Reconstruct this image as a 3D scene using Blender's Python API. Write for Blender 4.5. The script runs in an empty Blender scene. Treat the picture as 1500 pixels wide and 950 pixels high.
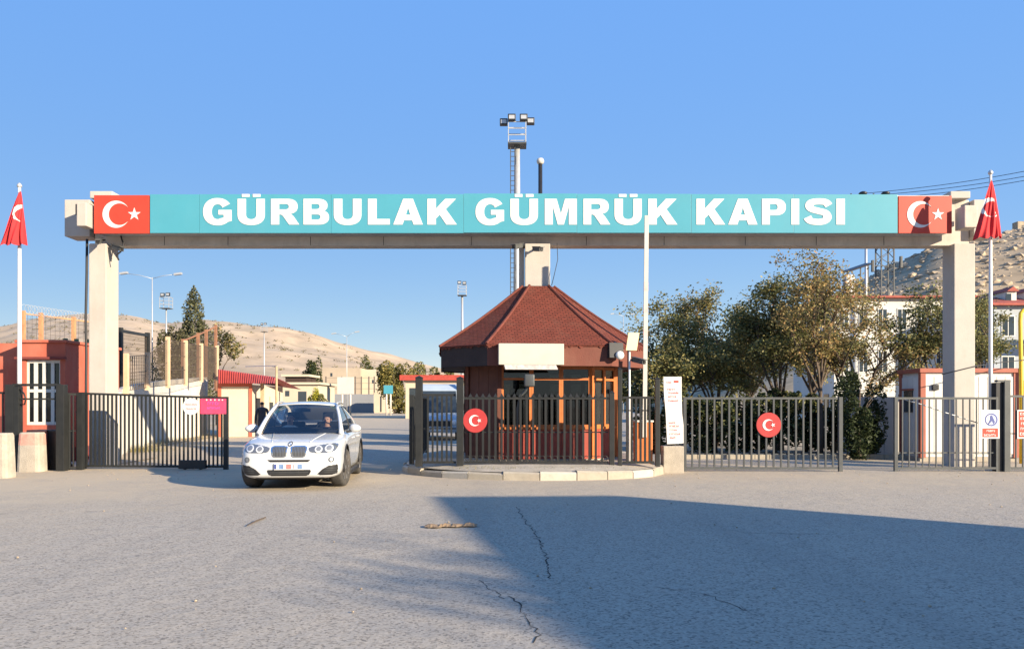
import bpy, bmesh, math, random
import numpy as np
from mathutils import Vector, Matrix, noise as mnoise
from mathutils.geometry import tessellate_polygon
from mathutils.bvhtree import BVHTree

scene = bpy.context.scene
COL = scene.collection
R = math.radians

# ------------------------------------------------------------------ camera
EYE, HY, F = 1.55, 593.0, 1200.0          # eye height, horizon row and focal length (in 1500 px wide units)
cam_d = bpy.data.cameras.new('camera')
cam = bpy.data.objects.new('camera', cam_d)
COL.objects.link(cam)
cam.location = (0, 0, EYE)
cam.rotation_euler = (R(90), 0, 0)
cam_d.sensor_width = 36.0
cam_d.lens = 36.0 * F / 1500.0
cam_d.shift_y = (HY - 475.0) / 1500.0
cam_d.clip_start = 0.05
cam_d.clip_end = 8000
scene.camera = cam

# ------------------------------------------------------------------ sky and sun
SUN_AZ, SUN_EL = 52.0, 17.0               # azimuth to the right of straight behind the camera, elevation
world = bpy.data.worlds.new('World')
scene.world = world
world.use_nodes = True
wn = world.node_tree
bg = wn.nodes['Background']
sky = wn.nodes.new('ShaderNodeTexSky')
sky.sky_type = 'NISHITA'
sky.sun_disc = False
sky.sun_elevation = R(SUN_EL)
sun_dir = Vector((math.sin(R(SUN_AZ)) * math.cos(R(SUN_EL)), -math.cos(R(SUN_AZ)) * math.cos(R(SUN_EL)), math.sin(R(SUN_EL))))
sky.sun_rotation = math.atan2(sun_dir.x, sun_dir.y)
sky.altitude = 1500
sky.air_density = 1.0
sky.dust_density = 0.0
sky.ozone_density = 4.0
# the photograph holds the whole sky just below white: compress the sky's brightness evenly in every direction
hsv = wn.nodes.new('ShaderNodeSeparateColor'); hsv.mode = 'HSV'
cmb = wn.nodes.new('ShaderNodeCombineColor'); cmb.mode = 'HSV'
def wmath(op, src, val):
    n = wn.nodes.new('ShaderNodeMath'); n.operation = op; n.inputs[1].default_value = val
    wn.links.new(src, n.inputs[0]); return n.outputs[0]
wn.links.new(sky.outputs[0], hsv.inputs[0])
wn.links.new(hsv.outputs[0], cmb.inputs[0])
wn.links.new(wmath('MULTIPLY', wmath('POWER', hsv.outputs[1], 1.95), 1.32), cmb.inputs[1])
wn.links.new(wmath('MULTIPLY', wmath('POWER', hsv.outputs[2], -0.05), 4.15), cmb.inputs[2])
wn.links.new(cmb.outputs[0], bg.inputs[0])
bg.inputs[1].default_value = 0.10
sun_d = bpy.data.lights.new('sun', 'SUN')
sun_d.energy = 5.0
sun_d.angle = R(0.53)
sun_d.color = (1.0, 0.85, 0.63)
sun = bpy.data.objects.new('sun', sun_d)
COL.objects.link(sun)
sun.rotation_euler = (-sun_dir).to_track_quat('-Z', 'Y').to_euler()
sun.location = (30, -20, 30)

scene.view_settings.view_transform = 'Standard'
scene.view_settings.look = 'None'
scene.view_settings.gamma = 1.0
scene.view_settings.exposure = 1.22
scene.render.film_transparent = False
scene.cycles.max_bounces = 6
scene.cycles.transparent_max_bounces = 24

# ------------------------------------------------------------------ helpers
def X(px, Y): return (px - 750.0) * Y / F
def Z(py, Y): return EYE - (py - HY) * Y / F
def P(px, py, Y): return Vector((X(px, Y), Y, Z(py, Y)))
def GY(py): return EYE * F / (py - HY)

def srgb(r, g, b):
    f = lambda c: (c / 255 / 12.92) if c / 255 <= 0.04045 else ((c / 255 + 0.055) / 1.055) ** 2.4
    return (f(r), f(g), f(b))

MATS = {}
def mat(name, col, rough=0.6, var=0.12, scale=3.0, bump=0.0, bscale=40.0, metal=0.0, spec=0.4, coat=0.0, dirt=None, dirt_amt=0.0, dscale=1.5):
    if name in MATS: return MATS[name]
    m = bpy.data.materials.new(name); m.use_nodes = True
    nt = m.node_tree; N = nt.nodes; L = nt.links
    b = N['Principled BSDF']
    tc = N.new('ShaderNodeTexCoord')
    nz = N.new('ShaderNodeTexNoise'); nz.inputs['Scale'].default_value = scale; nz.inputs['Detail'].default_value = 6; nz.inputs['Roughness'].default_value = 0.65
    L.new(tc.outputs['Object'], nz.inputs['Vector'])
    rp = N.new('ShaderNodeValToRGB')
    rp.color_ramp.elements[0].position = 0.3; rp.color_ramp.elements[1].position = 0.7
    rp.color_ramp.elements[0].color = (*[c * (1 - var) for c in col], 1)
    rp.color_ramp.elements[1].color = (*[min(1, c * (1 + var)) for c in col], 1)
    L.new(nz.outputs['Fac'], rp.inputs['Fac'])
    out = rp.outputs['Color']
    if dirt is not None:
        n2 = N.new('ShaderNodeTexNoise'); n2.inputs['Scale'].default_value = dscale; n2.inputs['Detail'].default_value = 8; n2.inputs['Roughness'].default_value = 0.7
        mp = N.new('ShaderNodeMapping'); mp.inputs['Scale'].default_value = (1, 1, 0.35)
        L.new(tc.outputs['Object'], mp.inputs['Vector']); L.new(mp.outputs[0], n2.inputs['Vector'])
        mr = N.new('ShaderNodeMapRange'); mr.inputs['From Min'].default_value = 0.5; mr.inputs['From Max'].default_value = 0.75
        mr.inputs['To Max'].default_value = dirt_amt
        L.new(n2.outputs['Fac'], mr.inputs['Value'])
        mx = N.new('ShaderNodeMix'); mx.data_type = 'RGBA'
        L.new(mr.outputs[0], mx.inputs['Factor']); L.new(out, mx.inputs['A']); mx.inputs['B'].default_value = (*dirt, 1)
        out = mx.outputs['Result']
    L.new(out, b.inputs['Base Color'])
    b.inputs['Roughness'].default_value = rough
    b.inputs['Metallic'].default_value = metal
    b.inputs['Specular IOR Level'].default_value = spec
    b.inputs['Coat Weight'].default_value = coat
    if bump > 0:
        n3 = N.new('ShaderNodeTexNoise'); n3.inputs['Scale'].default_value = bscale; n3.inputs['Detail'].default_value = 5
        L.new(tc.outputs['Object'], n3.inputs['Vector'])
        bp = N.new('ShaderNodeBump'); bp.inputs['Strength'].default_value = bump; bp.inputs['Distance'].default_value = 0.02
        L.new(n3.outputs['Fac'], bp.inputs['Height']); L.new(bp.outputs[0], b.inputs['Normal'])
    MATS[name] = m
    return m

def glass_mat(name, tint, refl=0.12, rough=0.03):
    m = bpy.data.materials.new(name); m.use_nodes = True
    nt = m.node_tree; N = nt.nodes; L = nt.links
    N.remove(N['Principled BSDF'])
    t = N.new('ShaderNodeBsdfTransparent'); t.inputs[0].default_value = (*tint, 1)
    g = N.new('ShaderNodeBsdfGlossy'); g.inputs['Roughness'].default_value = rough; g.inputs[0].default_value = (0.9, 0.95, 1, 1)
    fr = N.new('ShaderNodeFresnel'); fr.inputs[0].default_value = 1.5
    ad = N.new('ShaderNodeMath'); ad.operation = 'ADD'; ad.inputs[1].default_value = refl; ad.use_clamp = True
    L.new(fr.outputs[0], ad.inputs[0])
    mx = N.new('ShaderNodeMixShader')
    L.new(ad.outputs[0], mx.inputs[0]); L.new(t.outputs[0], mx.inputs[1]); L.new(g.outputs[0], mx.inputs[2])
    L.new(mx.outputs[0], N['Material Output'].inputs[0])
    MATS[name] = m
    return m

def leaf_mat(name):
    m = bpy.data.materials.new(name); m.use_nodes = True
    nt = m.node_tree; N = nt.nodes; L = nt.links
    b = N['Principled BSDF']; b.inputs['Roughness'].default_value = 0.55; b.inputs['Specular IOR Level'].default_value = 0.25
    at = N.new('ShaderNodeAttribute'); at.attribute_name = 'tint'
    L.new(at.outputs['Color'], b.inputs['Base Color'])
    tr = N.new('ShaderNodeBsdfTranslucent'); L.new(at.outputs['Color'], tr.inputs[0])
    mx = N.new('ShaderNodeMixShader'); mx.inputs[0].default_value = 0.3
    L.new(b.outputs[0], mx.inputs[1]); L.new(tr.outputs[0], mx.inputs[2])
    L.new(mx.outputs[0], N['Material Output'].inputs[0])
    MATS[name] = m
    return m

def tag(o, label=None, cat=None, group=None, kind=None):
    if label: o['label'] = label
    if cat: o['category'] = cat
    if group: o['group'] = group
    if kind: o['kind'] = kind
    return o

ORG = {}
def thing(name, label, cat, loc=(0, 0, 0), rz=0.0, group=None):
    o = bpy.data.objects.new(name, None); COL.objects.link(o)
    o.location = loc; o.rotation_euler = (0, 0, rz); o.empty_display_size = 0.2
    ORG[o.name] = Vector(loc)
    return tag(o, label, cat, group)

def link(name, me, parent=None, loc=(0, 0, 0), rot=(0, 0, 0)):
    o = bpy.data.objects.new(name, me); COL.objects.link(o)
    o.location = loc; o.rotation_euler = rot
    if parent is not None: o.parent = parent
    return o

class MB:
    """collects shapes into one mesh; coordinates are world unless the thing is built locally"""
    def __init__(s): s.v = []; s.f = []; s.mi = []; s.uv = None
    def add(s, vs, fs, mi=0):
        o = len(s.v); s.v += [tuple(v) for v in vs]; s.f += [tuple(i + o for i in f) for f in fs]; s.mi += [mi] * len(fs); return s
    def box(s, x0, x1, y0, y1, z0, z1, mi=0):
        return s.add([(x0, y0, z0), (x1, y0, z0), (x1, y1, z0), (x0, y1, z0), (x0, y0, z1), (x1, y0, z1), (x1, y1, z1), (x0, y1, z1)],
                     [(0, 3, 2, 1), (4, 5, 6, 7), (0, 1, 5, 4), (1, 2, 6, 5), (2, 3, 7, 6), (3, 0, 4, 7)], mi)
    def bbox(s, x0, x1, y0, y1, z0, z1, b=0.01, mi=0):
        """bevelled box"""
        bm = bmesh.new(); bmesh.ops.create_cube(bm, size=1)
        for v in bm.verts:
            v.co = Vector(((x0 + x1) / 2 + v.co.x * (x1 - x0), (y0 + y1) / 2 + v.co.y * (y1 - y0), (z0 + z1) / 2 + v.co.z * (z1 - z0)))
        bmesh.ops.bevel(bm, geom=bm.edges[:], offset=b, segments=2, affect='EDGES', profile=0.6)
        bm.verts.ensure_lookup_table()
        r = s.add([v.co for v in bm.verts], [[v.index for v in f.verts] for f in bm.faces], mi); bm.free(); return r
    def obox(s, c, ax, ay, az, mi=0):
        """oriented box: centre and three half-axis vectors"""
        c, ax, ay, az = map(Vector, (c, ax, ay, az))
        vs = [c + i * ax + j * ay + k * az for k in (-1, 1) for (i, j) in ((-1, -1), (1, -1), (1, 1), (-1, 1))]
        return s.add(vs, [(0, 3, 2, 1), (4, 5, 6, 7), (0, 1, 5, 4), (1, 2, 6, 5), (2, 3, 7, 6), (3, 0, 4, 7)], mi)
    def bar(s, a, b, w, h=None, mi=0):
        a, b = Vector(a), Vector(b); d = (b - a); l = d.length; d.normalize()
        up = Vector((0, 0, 1)) if abs(d.z) < 0.95 else Vector((0, 1, 0))
        x = d.cross(up).normalized(); y = x.cross(d).normalized()
        return s.obox((a + b) / 2, d * l / 2, x * w / 2, y * (h or w) / 2, mi)
    def tube(s, pts, rad, n=8, mi=0, cap=True):
        pts = [Vector(p) for p in pts]; m = len(pts)
        rs = rad if isinstance(rad, (list, tuple)) else [rad] * m
        vs = []; prev = None
        for i, p in enumerate(pts):
            d = (pts[min(i + 1, m - 1)] - pts[max(i - 1, 0)]).normalized()
            if prev is None:
                up = Vector((0, 0, 1)) if abs(d.z) < 0.9 else Vector((0, 1, 0))
                x = d.cross(up).normalized()
            else:
                x = (prev - d * prev.dot(d)).normalized()
            prev = x; y = d.cross(x)
            for k in range(n):
                a = 2 * math.pi * k / n
                vs.append(p + (x * math.cos(a) + y * math.sin(a)) * rs[i])
        fs = [(i * n + k, i * n + (k + 1) % n, (i + 1) * n + (k + 1) % n, (i + 1) * n + k) for i in range(m - 1) for k in range(n)]
        if cap: fs += [tuple(reversed(range(n))), tuple(range((m - 1) * n, m * n))]
        return s.add(vs, fs, mi)
    def lathe(s, prof, c=(0, 0, 0), n=20, axis='z', mi=0):
        vs = []
        for (r, h) in prof:
            for k in range(n):
                a = 2 * math.pi * k / n; u, w = r * math.cos(a), r * math.sin(a)
                vs.append({'z': (c[0] + u, c[1] + w, c[2] + h), 'y': (c[0] + u, c[1] + h, c[2] + w), 'x': (c[0] + h, c[1] + u, c[2] + w)}[axis])
        m = len(prof)
        fs = [(i * n + k, i * n + (k + 1) % n, (i + 1) * n + (k + 1) % n, (i + 1) * n + k) for i in range(m - 1) for k in range(n)]
        fs += [tuple(range(n)), tuple(range((m - 1) * n, m * n))]
        return s.add(vs, fs, mi)
    def poly(s, loops, to3, depth, mi=0):
        """filled 2D outline with holes, to3(u, w, d) gives the point at depth d"""
        pts = [p for lp in loops for p in lp]
        tris = tessellate_polygon([[Vector((p[0], p[1], 0)) for p in lp] for lp in loops])
        n = len(pts)
        vs = [to3(p[0], p[1], 0) for p in pts] + [to3(p[0], p[1], depth) for p in pts]
        fs = [tuple(t) for t in tris] + [tuple(i + n for i in reversed(t)) for t in tris]
        o = 0
        for lp in loops:
            k = len(lp)
            fs += [(o + i, o + (i + 1) % k, n + o + (i + 1) % k, n + o + i) for i in range(k)]
            o += k
        return s.add(vs, fs, mi)
    def mesh(s, name, mats, off=(0, 0, 0), smooth=False, fix=True):
        me = bpy.data.meshes.new(name)
        ox, oy, oz = off
        me.from_pydata([(x - ox, y - oy, z - oz) for x, y, z in s.v], [], s.f)
        for m in (mats if isinstance(mats, (list, tuple)) else [mats]): me.materials.append(m)
        if any(s.mi): me.polygons.foreach_set('material_index', s.mi)
        if fix:
            bm = bmesh.new(); bm.from_mesh(me); bmesh.ops.recalc_face_normals(bm, faces=bm.faces[:]); bm.to_mesh(me); bm.free()
        if smooth: me.polygons.foreach_set('use_smooth', [True] * len(me.polygons))
        me.update()
        return me
    def build(s, name, mats, parent=None, smooth=False, fix=True, base=None):
        """world coordinates; under a thing at ORG the mesh is stored relative to it"""
        if parent is not None:
            r = parent
            while r.parent is not None: r = r.parent
            off = ORG[r.name] if r.name in ORG else Vector((0, 0, 0))
            return link(name, s.mesh(name, mats, off, smooth, fix), parent)
        off = Vector(base) if base is not None else Vector((0, 0, 0))
        o = link(name, s.mesh(name, mats, off, smooth, fix), None, off)
        ORG[o.name] = off
        return o
    def local(s, name, mats, parent, smooth=False, fix=True):
        return link(name, s.mesh(name, mats, (0, 0, 0), smooth, fix), parent)

def circle(cx, cy, r, n=40, a0=0.0, a1=360.0):
    full = abs(a1 - a0) >= 360
    m = n if full else n + 1
    return [(cx + r * math.cos(R(a0 + (a1 - a0) * i / n)), cy + r * math.sin(R(a0 + (a1 - a0) * i / n))) for i in range(m)]

def crescent_loop(cx, cy, r, n=36):
    """crescent open to the right; inner circle as on the national flag"""
    r2 = r * 0.8; d = r * 0.25
    ax = (d * d + r * r - r2 * r2) / (2 * d); a = math.degrees(math.acos(ax / r)); a2 = math.degrees(math.acos((ax - d) / r2))
    out = circle(cx, cy, r, n, a, 360 - a)
    inn = circle(cx + d, cy, r2, n, a2, 360 - a2)
    return out + list(reversed(inn))[1:-1]

def star_loop(cx, cy, r, rot=180.0):
    return [(cx + (r if i % 2 == 0 else r * 0.382) * math.cos(R(rot + 36 * i)), cy + (r if i % 2 == 0 else r * 0.382) * math.sin(R(rot + 36 * i))) for i in range(10)]

# ------------------------------------------------------------------ common materials
M_BLACK = mat('black_steel_paint', (0.016, 0.017, 0.017), 0.5, 0.25, 5, 0.1, 60, spec=0.35, dirt=(0.06, 0.052, 0.045), dirt_amt=0.3)
M_GREYST = mat('grey_steel_paint', (0.055, 0.06, 0.063), 0.5, 0.2, 5, 0.1, 60, dirt=(0.13, 0.12, 0.10), dirt_amt=0.5)
M_CREAM = mat('cream_render', (0.42, 0.385, 0.345), 0.85, 0.07, 1.6, 0.25, 55, dirt=(0.36, 0.30, 0.24), dirt_amt=0.55, dscale=2.2)
M_BEAM = mat('beam_concrete', (0.50, 0.44, 0.38), 0.85, 0.12, 2.0, 0.3, 40, dirt=(0.25, 0.21, 0.18), dirt_amt=0.6)
M_CONC = mat('concrete', (0.36, 0.32, 0.265), 0.9, 0.16, 5, 0.5, 45, dirt=(0.28, 0.24, 0.2), dirt_amt=0.6)
M_WHITE = mat('white_paint', (0.50, 0.475, 0.43), 0.55, 0.05, 3, dirt=(0.45, 0.4, 0.34), dirt_amt=0.35)
M_SIGNW = mat('sign_white', (0.60, 0.595, 0.58), 0.45, 0.02, 3)
M_RED = mat('sign_red', (0.46, 0.046, 0.024), 0.45, 0.06, 4)
M_TEAL = mat('sign_teal', (0.062, 0.27, 0.345), 0.42, 0.035, 1.3, dirt=(0.09, 0.28, 0.34), dirt_amt=0.4)
M_GALV = mat('galvanised_steel', (0.45, 0.46, 0.47), 0.45, 0.1, 6, metal=0.4)
M_DARK = mat('dark_fitting', (0.02, 0.02, 0.022), 0.4, 0.2, 8)
M_TEXTR = mat('faded_red_print', (0.62, 0.16, 0.15), 0.6, 0.3, 40)
M_TEXTG = mat('faded_grey_print', (0.33, 0.30, 0.30), 0.6, 0.3, 40)
M_BARK = mat('bark', (0.095, 0.072, 0.055), 0.95, 0.3, 9, 0.8, 30)
M_LEAF = leaf_mat('leaves')
M_WIRE = mat('wire_metal', (0.16, 0.13, 0.11), 0.6, 0.2, 6, metal=0.3)
M_GLASS = glass_mat('window_glass', (0.30, 0.32, 0.31), 0.0)
M_GLASSD = mat('dark_window_glass', (0.03, 0.04, 0.05), 0.08, 0.2, 1.0, spec=0.6)

# ================================================================== SETTING
def asphalt():
    m = bpy.data.materials.new('asphalt'); m.use_nodes = True
    nt = m.node_tree; N = nt.nodes; L = nt.links; b = N['Principled BSDF']
    tc = N.new('ShaderNodeTexCoord')
    def noise(scale, det=6, rough=0.6, vec=None):
        n = N.new('ShaderNodeTexNoise'); n.inputs['Scale'].default_value = scale; n.inputs['Detail'].default_value = det; n.inputs['Roughness'].default_value = rough
        L.new(vec or tc.outputs['Object'], n.inputs['Vector']); return n.outputs['Fac']
    def rng(v, a, c, lo=0.0, hi=1.0):
        r = N.new('ShaderNodeMapRange'); r.inputs['From Min'].default_value = a; r.inputs['From Max'].default_value = c
        r.inputs['To Min'].default_value = lo; r.inputs['To Max'].default_value = hi; L.new(v, r.inputs['Value']); return r.outputs[0]
    def mixc(f, a, c):
        x = N.new('ShaderNodeMix'); x.data_type = 'RGBA'
        if hasattr(f, 'links'): L.new(f, x.inputs['Factor'])
        else: x.inputs['Factor'].default_value = f
        for s, v in (('A', a), ('B', c)):
            if hasattr(v, 'links'): L.new(v, x.inputs[s])
            else: x.inputs[s].default_value = (*v, 1)
        return x.outputs['Result']
    def math_(op, a, c):
        x = N.new('ShaderNodeMath'); x.operation = op; x.use_clamp = True
        for i, v in enumerate((a, c)):
            if hasattr(v, 'links'): L.new(v, x.inputs[i])
            else: x.inputs[i].default_value = v
        return x.outputs[0]
    sep = N.new('ShaderNodeSeparateXYZ'); L.new(tc.outputs['Object'], sep.inputs[0])
    vo = N.new('ShaderNodeTexVoronoi'); vo.inputs['Scale'].default_value = 55.0; L.new(tc.outputs['Object'], vo.inputs['Vector'])
    sepc = N.new('ShaderNodeSeparateColor'); L.new(vo.outputs['Color'], sepc.inputs[0])
    grain = sepc.outputs[0]
    fine = noise(90, 3, 0.7)
    base = mixc(rng(noise(0.35), 0.35, 0.65), (0.28, 0.245, 0.20), (0.325, 0.285, 0.232))
    base = mixc(math_('MULTIPLY', rng(grain, 0.0, 1.0), 0.8), base, (0.46, 0.405, 0.335))
    base = mixc(math_('MULTIPLY', rng(grain, 0.25, 0.0), 0.75), base, (0.11, 0.10, 0.09))
    base = mixc(math_('MULTIPLY', rng(fine, 0.6, 0.8), 0.4), base, (0.47, 0.42, 0.35))
    # tyre-polished lanes along the drive and worn patches
    mp = N.new('ShaderNodeMapping'); mp.inputs['Rotation'].default_value = (0, 0, R(28)); mp.inputs['Scale'].default_value = (0.9, 0.06, 1)
    L.new(tc.outputs['Object'], mp.inputs['Vector'])
    lanes = noise(1.0, 4, 0.6, mp.outputs[0])
    base = mixc(math_('MULTIPLY', rng(lanes, 0.52, 0.7), 0.35), base, (0.22, 0.2, 0.175))
    # sandy dust: by the left verge, in front of the gates, and in blotches
    dustn = noise(0.6, 8, 0.7)
    dl = rng(sep.outputs[0], -4.5, -13.0)
    dy = math_('MULTIPLY', rng(sep.outputs[1], 11.0, 17.5), rng(sep.outputs[1], 24.0, 20.5))
    d = math_('ADD', math_('MULTIPLY', dl, 0.95), math_('MULTIPLY', dy, 0.55))
    d = math_('MULTIPLY', math_('ADD', d, 0.06), rng(dustn, 0.25, 0.62, 0.35, 1.35))
    base = mixc(d, base, (0.48, 0.39, 0.275))
    # oil spots
    base = mixc(math_('MULTIPLY', rng(noise(1.7, 2, 0.5), 0.70, 0.78), 0.5), base, (0.07, 0.066, 0.064))
    L.new(base, b.inputs['Base Color'])
    b.inputs['Roughness'].default_value = 0.92; b.inputs['Specular IOR Level'].default_value = 0.2
    bp = N.new('ShaderNodeBump'); bp.inputs['Strength'].default_value = 0.55; bp.inputs['Distance'].default_value = 0.006
    hs = math_('ADD', math_('MULTIPLY', grain, 0.6), math_('MULTIPLY', fine, 0.4))
    L.new(hs, bp.inputs['Height'])
    bp2 = N.new('ShaderNodeBump'); bp2.inputs['Strength'].default_value = 0.35; bp2.inputs['Distance'].default_value = 0.05
    L.new(noise(2.2, 4), bp2.inputs['Height']); L.new(bp.outputs[0], bp2.inputs['Normal']); L.new(bp2.outputs[0], b.inputs['Normal'])
    return m

M_ASPH = asphalt()
M_SAND = mat('dry_earth', (0.36, 0.285, 0.20), 0.95, 0.22, 0.05, 0.4, 3, dirt=(0.24, 0.21, 0.12), dirt_amt=0.5, dscale=0.02)
M_SAND2 = mat('sandy_verge', (0.40, 0.33, 0.245), 0.95, 0.25, 1.2, 0.7, 14, dirt=(0.22, 0.19, 0.13), dirt_amt=0.5, dscale=2.0)
M_HILL = mat('dry_hillside', (0.43, 0.325, 0.22), 0.95, 0.28, 0.05, 0.0, 3, dirt=(0.27, 0.225, 0.15), dirt_amt=0.9, dscale=0.045)
M_HILL2 = mat('rocky_hillside', (0.37, 0.275, 0.17), 0.95, 0.3, 0.12, 0.0, 3, dirt=(0.18, 0.15, 0.09), dirt_amt=0.8, dscale=0.2)
M_ROCK = mat('pale_rock', (0.37, 0.295, 0.21), 0.9, 0.3, 1.0, 0.6, 4)

g = MB(); g.add([(-4000, -500, -0.012), (4000, -500, -0.012), (4000, 6000, -0.012), (-4000, 6000, -0.012)], [(0, 1, 2, 3)])
tag(g.build('ground', M_SAND), 'dry sandy open ground reaching to the hills', 'ground', kind='structure')

# asphalt apron and yard: a gently uneven sheet
rd = MB(); nx, ny = 90, 110
for j in range(ny + 1):
    yy = -14 + 210 * (j / ny) ** 1.6
    for i in range(nx + 1):
        xx = -26 + 66 * i / nx
        zz = 0.0 + 0.012 * mnoise.noise(Vector((xx * 0.35, yy * 0.3, 3.1)))
        if yy > 40: zz *= max(0, 1 - (yy - 40) / 20)
        rd.v.append((xx, yy, zz))
rd.f = [(j * (nx + 1) + i, j * (nx + 1) + i + 1, (j + 1) * (nx + 1) + i + 1, (j + 1) * (nx + 1) + i) for j in range(ny) for i in range(nx)]
rd.mi = [0] * len(rd.f)
road = tag(rd.build('road', M_ASPH, smooth=True), 'dusty grey asphalt apron and yard in front of and behind the gate', 'road', kind='structure')

# cracks in the asphalt
M_CRACK = mat('crack_dark', (0.035, 0.033, 0.031), 0.95, 0.3, 20)
def crack(pts, w, seed, name='road_crack'):
    rn = random.Random(seed); cr = MB(); P0 = [Vector((*p, 0)) for p in pts]; fine = []
    for a, b in zip(P0, P0[1:]):
        n = max(2, int((b - a).length / 0.07))
        for i in range(n):
            fine.append(a.lerp(b, i / n) + Vector((rn.gauss(0, 0.018), rn.gauss(0, 0.012), 0)))
    vs = []
    for i, p in enumerate(fine):
        d = (fine[min(i + 1, len(fine) - 1)] - fine[max(i - 1, 0)]).normalized(); n = Vector((-d.y, d.x, 0))
        ww = w * rn.uniform(0.25, 1.3)
        zz = lambda x, y: 0.012 * mnoise.noise(Vector((x * 0.35, y * 0.3, 3.1))) + 0.003
        vs += [(p.x + n.x * ww, p.y + n.y * ww, zz(p.x + n.x * ww, p.y + n.y * ww)), (p.x - n.x * ww, p.y - n.y * ww, zz(p.x - n.x * ww, p.y - n.y * ww))]
    cr.add(vs, [(2 * i, 2 * i + 1, 2 * i + 3, 2 * i + 2) for i in range(len(fine) - 1)])
    cr.build(name, M_CRACK, road)
def gp(px, py): y = GY(py); return (X(px, y), y)
crack([gp(757, 742), gp(772, 765), gp(790, 790), gp(800, 815), gp(808, 850)], 0.007, 3)
crack([gp(748, 872), gp(765, 893), gp(775, 912), gp(788, 935), gp(786, 948)], 0.006, 5)
crack([gp(962, 860), gp(1040, 872), gp(1105, 900)], 0.005, 7)
crack([gp(700, 850), gp(745, 880)], 0.004, 8)
crack([gp(1088, 780), gp(1160, 782), gp(1230, 783)], 0.006, 11)

# sandy verge on the left and right of the yard
def sheet(name, pts, z, m, label, cat):
    s = MB(); s.add([(*p, z) for p in pts], [tuple(range(len(pts)))]); return tag(s.build(name, m), label, cat, kind='structure')
sheet('verge', [(-30, 18.6), (-12.6, 19.6), (-10.2, 20.6), (-10.4, 24), (-13.2, 30), (-15, 44), (-17, 60), (-30, 60)], 0.022, M_SAND2, 'sandy verge behind the left gate at the foot of the white wall', 'verge')
sheet('verge', [(12, 24.5), (40, 23), (40, 80), (11, 80), (9, 40)], 0.022, M_SAND2, 'shaded earth strip under the trees behind the right gate', 'verge')

# hills
def hill(name, label, prof, Yr, y0, y1, x0, x1, m, nx, ny, rough, seed):
    """prof: list of (px, py) of the skyline at distance Yr"""
    pr = sorted((X(a, Yr), Z(b, Yr)) for a, b in prof)
    def h(x):
        if x <= pr[0][0]: return pr[0][1]
        for (xa, za), (xb, zb) in zip(pr, pr[1:]):
            if x <= xb:
                t = (x - xa) / (xb - xa); t = t * t * (3 - 2 * t) * 0.4 + t * 0.6
                return za + (zb - za) * t
        return pr[-1][1]
    s = MB()
    for j in range(ny + 1):
        y = y0 + (y1 - y0) * j / ny
        for i in range(nx + 1):
            x = x0 + (x1 - x0) * i / nx
            t = (y - y0) / (Yr - y0) if y < Yr else 1 - (y - Yr) / (y1 - Yr)
            t = max(0, min(1, t)); e = math.sin(t * math.pi / 2) ** 1.3
            hh = h(x * Yr / max(y, 1) if y < Yr else x)
            nz = mnoise.fractal(Vector((x / 90, y / 90, seed)), 1.0, 2.0, 5) * rough * e
            s.v.append((x, y, -0.4 + max(0, hh) * e + nz * (0.5 + 0.5 * (1 - e))))
    s.f = [(j * (nx + 1) + i, j * (nx + 1) + i + 1, (j + 1) * (nx + 1) + i + 1, (j + 1) * (nx + 1) + i) for j in range(ny) for i in range(nx)]
    s.mi = [0] * len(s.f)
    return tag(s.build(name, m, smooth=True), label, 'hill', kind='structure')
hill('hill', 'bare beige hillside rising behind the yard on the far left',
     [(-700, 440), (-300, 480), (0, 487), (60, 474), (130, 467), (185, 469), (240, 478), (300, 476), (340, 480), (400, 488), (450, 499), (500, 511), (560, 526), (620, 541), (700, 556), (800, 572), (900, 582), (1000, 590)],
     620, 260, 1100, -900, 180, M_HILL, 260, 130, 10.0, 1.7)
hill_r = hill('hill', 'steep rocky brown hillside rising behind the apartment block on the right',
     [(900, 640), (1000, 575), (1100, 520), (1180, 470), (1250, 425), (1300, 402), (1340, 385), (1380, 365), (1430, 360), (1500, 345), (1560, 330), (1700, 300), (2200, 270)],
     230, 95, 420, 10, 420, M_HILL2, 130, 90, 3.5, 5.2)

# rocks strewn over the right hillside: too many to count
def rocks(n, seed):
    rn = random.Random(seed); dg = hill_r.data; bvh = BVHTree.FromPolygons([v.co.copy() for v in dg.vertices], [tuple(p.vertices) for p in dg.polygons])
    bm = bmesh.new(); bmesh.ops.create_icosphere(bm, subdivisions=1, radius=1.0)
    bv = [v.co.copy() for v in bm.verts]; bf = [[v.index for v in f.verts] for f in bm.faces]; bm.free()
    s = MB()
    for _ in range(n):
        y = rn.uniform(120, 228); x = X(rn.uniform(1230, 1620), y)
        hit = bvh.ray_cast(Vector((x, y, 300)), Vector((0, 0, -1)))
        if hit[0] is None: continue
        r = 0.15 + rn.random() ** 4 * 1.0
        sc = Vector((r * rn.uniform(0.8, 1.5), r * rn.uniform(0.8, 1.4), r * rn.uniform(0.45, 0.9))); q = Matrix.Rotation(rn.uniform(0, 6.3), 3, 'Z')
        s.add([hit[0] + q @ Vector((v.x * sc.x * rn.uniform(0.75, 1.2), v.y * sc.y * rn.uniform(0.75, 1.2), v.z * sc.z)) for v in bv], bf)
    tag(s.build('rocks', M_ROCK, fix=False), 'pale boulders strewn over the rocky right hillside', 'rocks', kind='stuff')
rocks(2600, 4)

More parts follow.
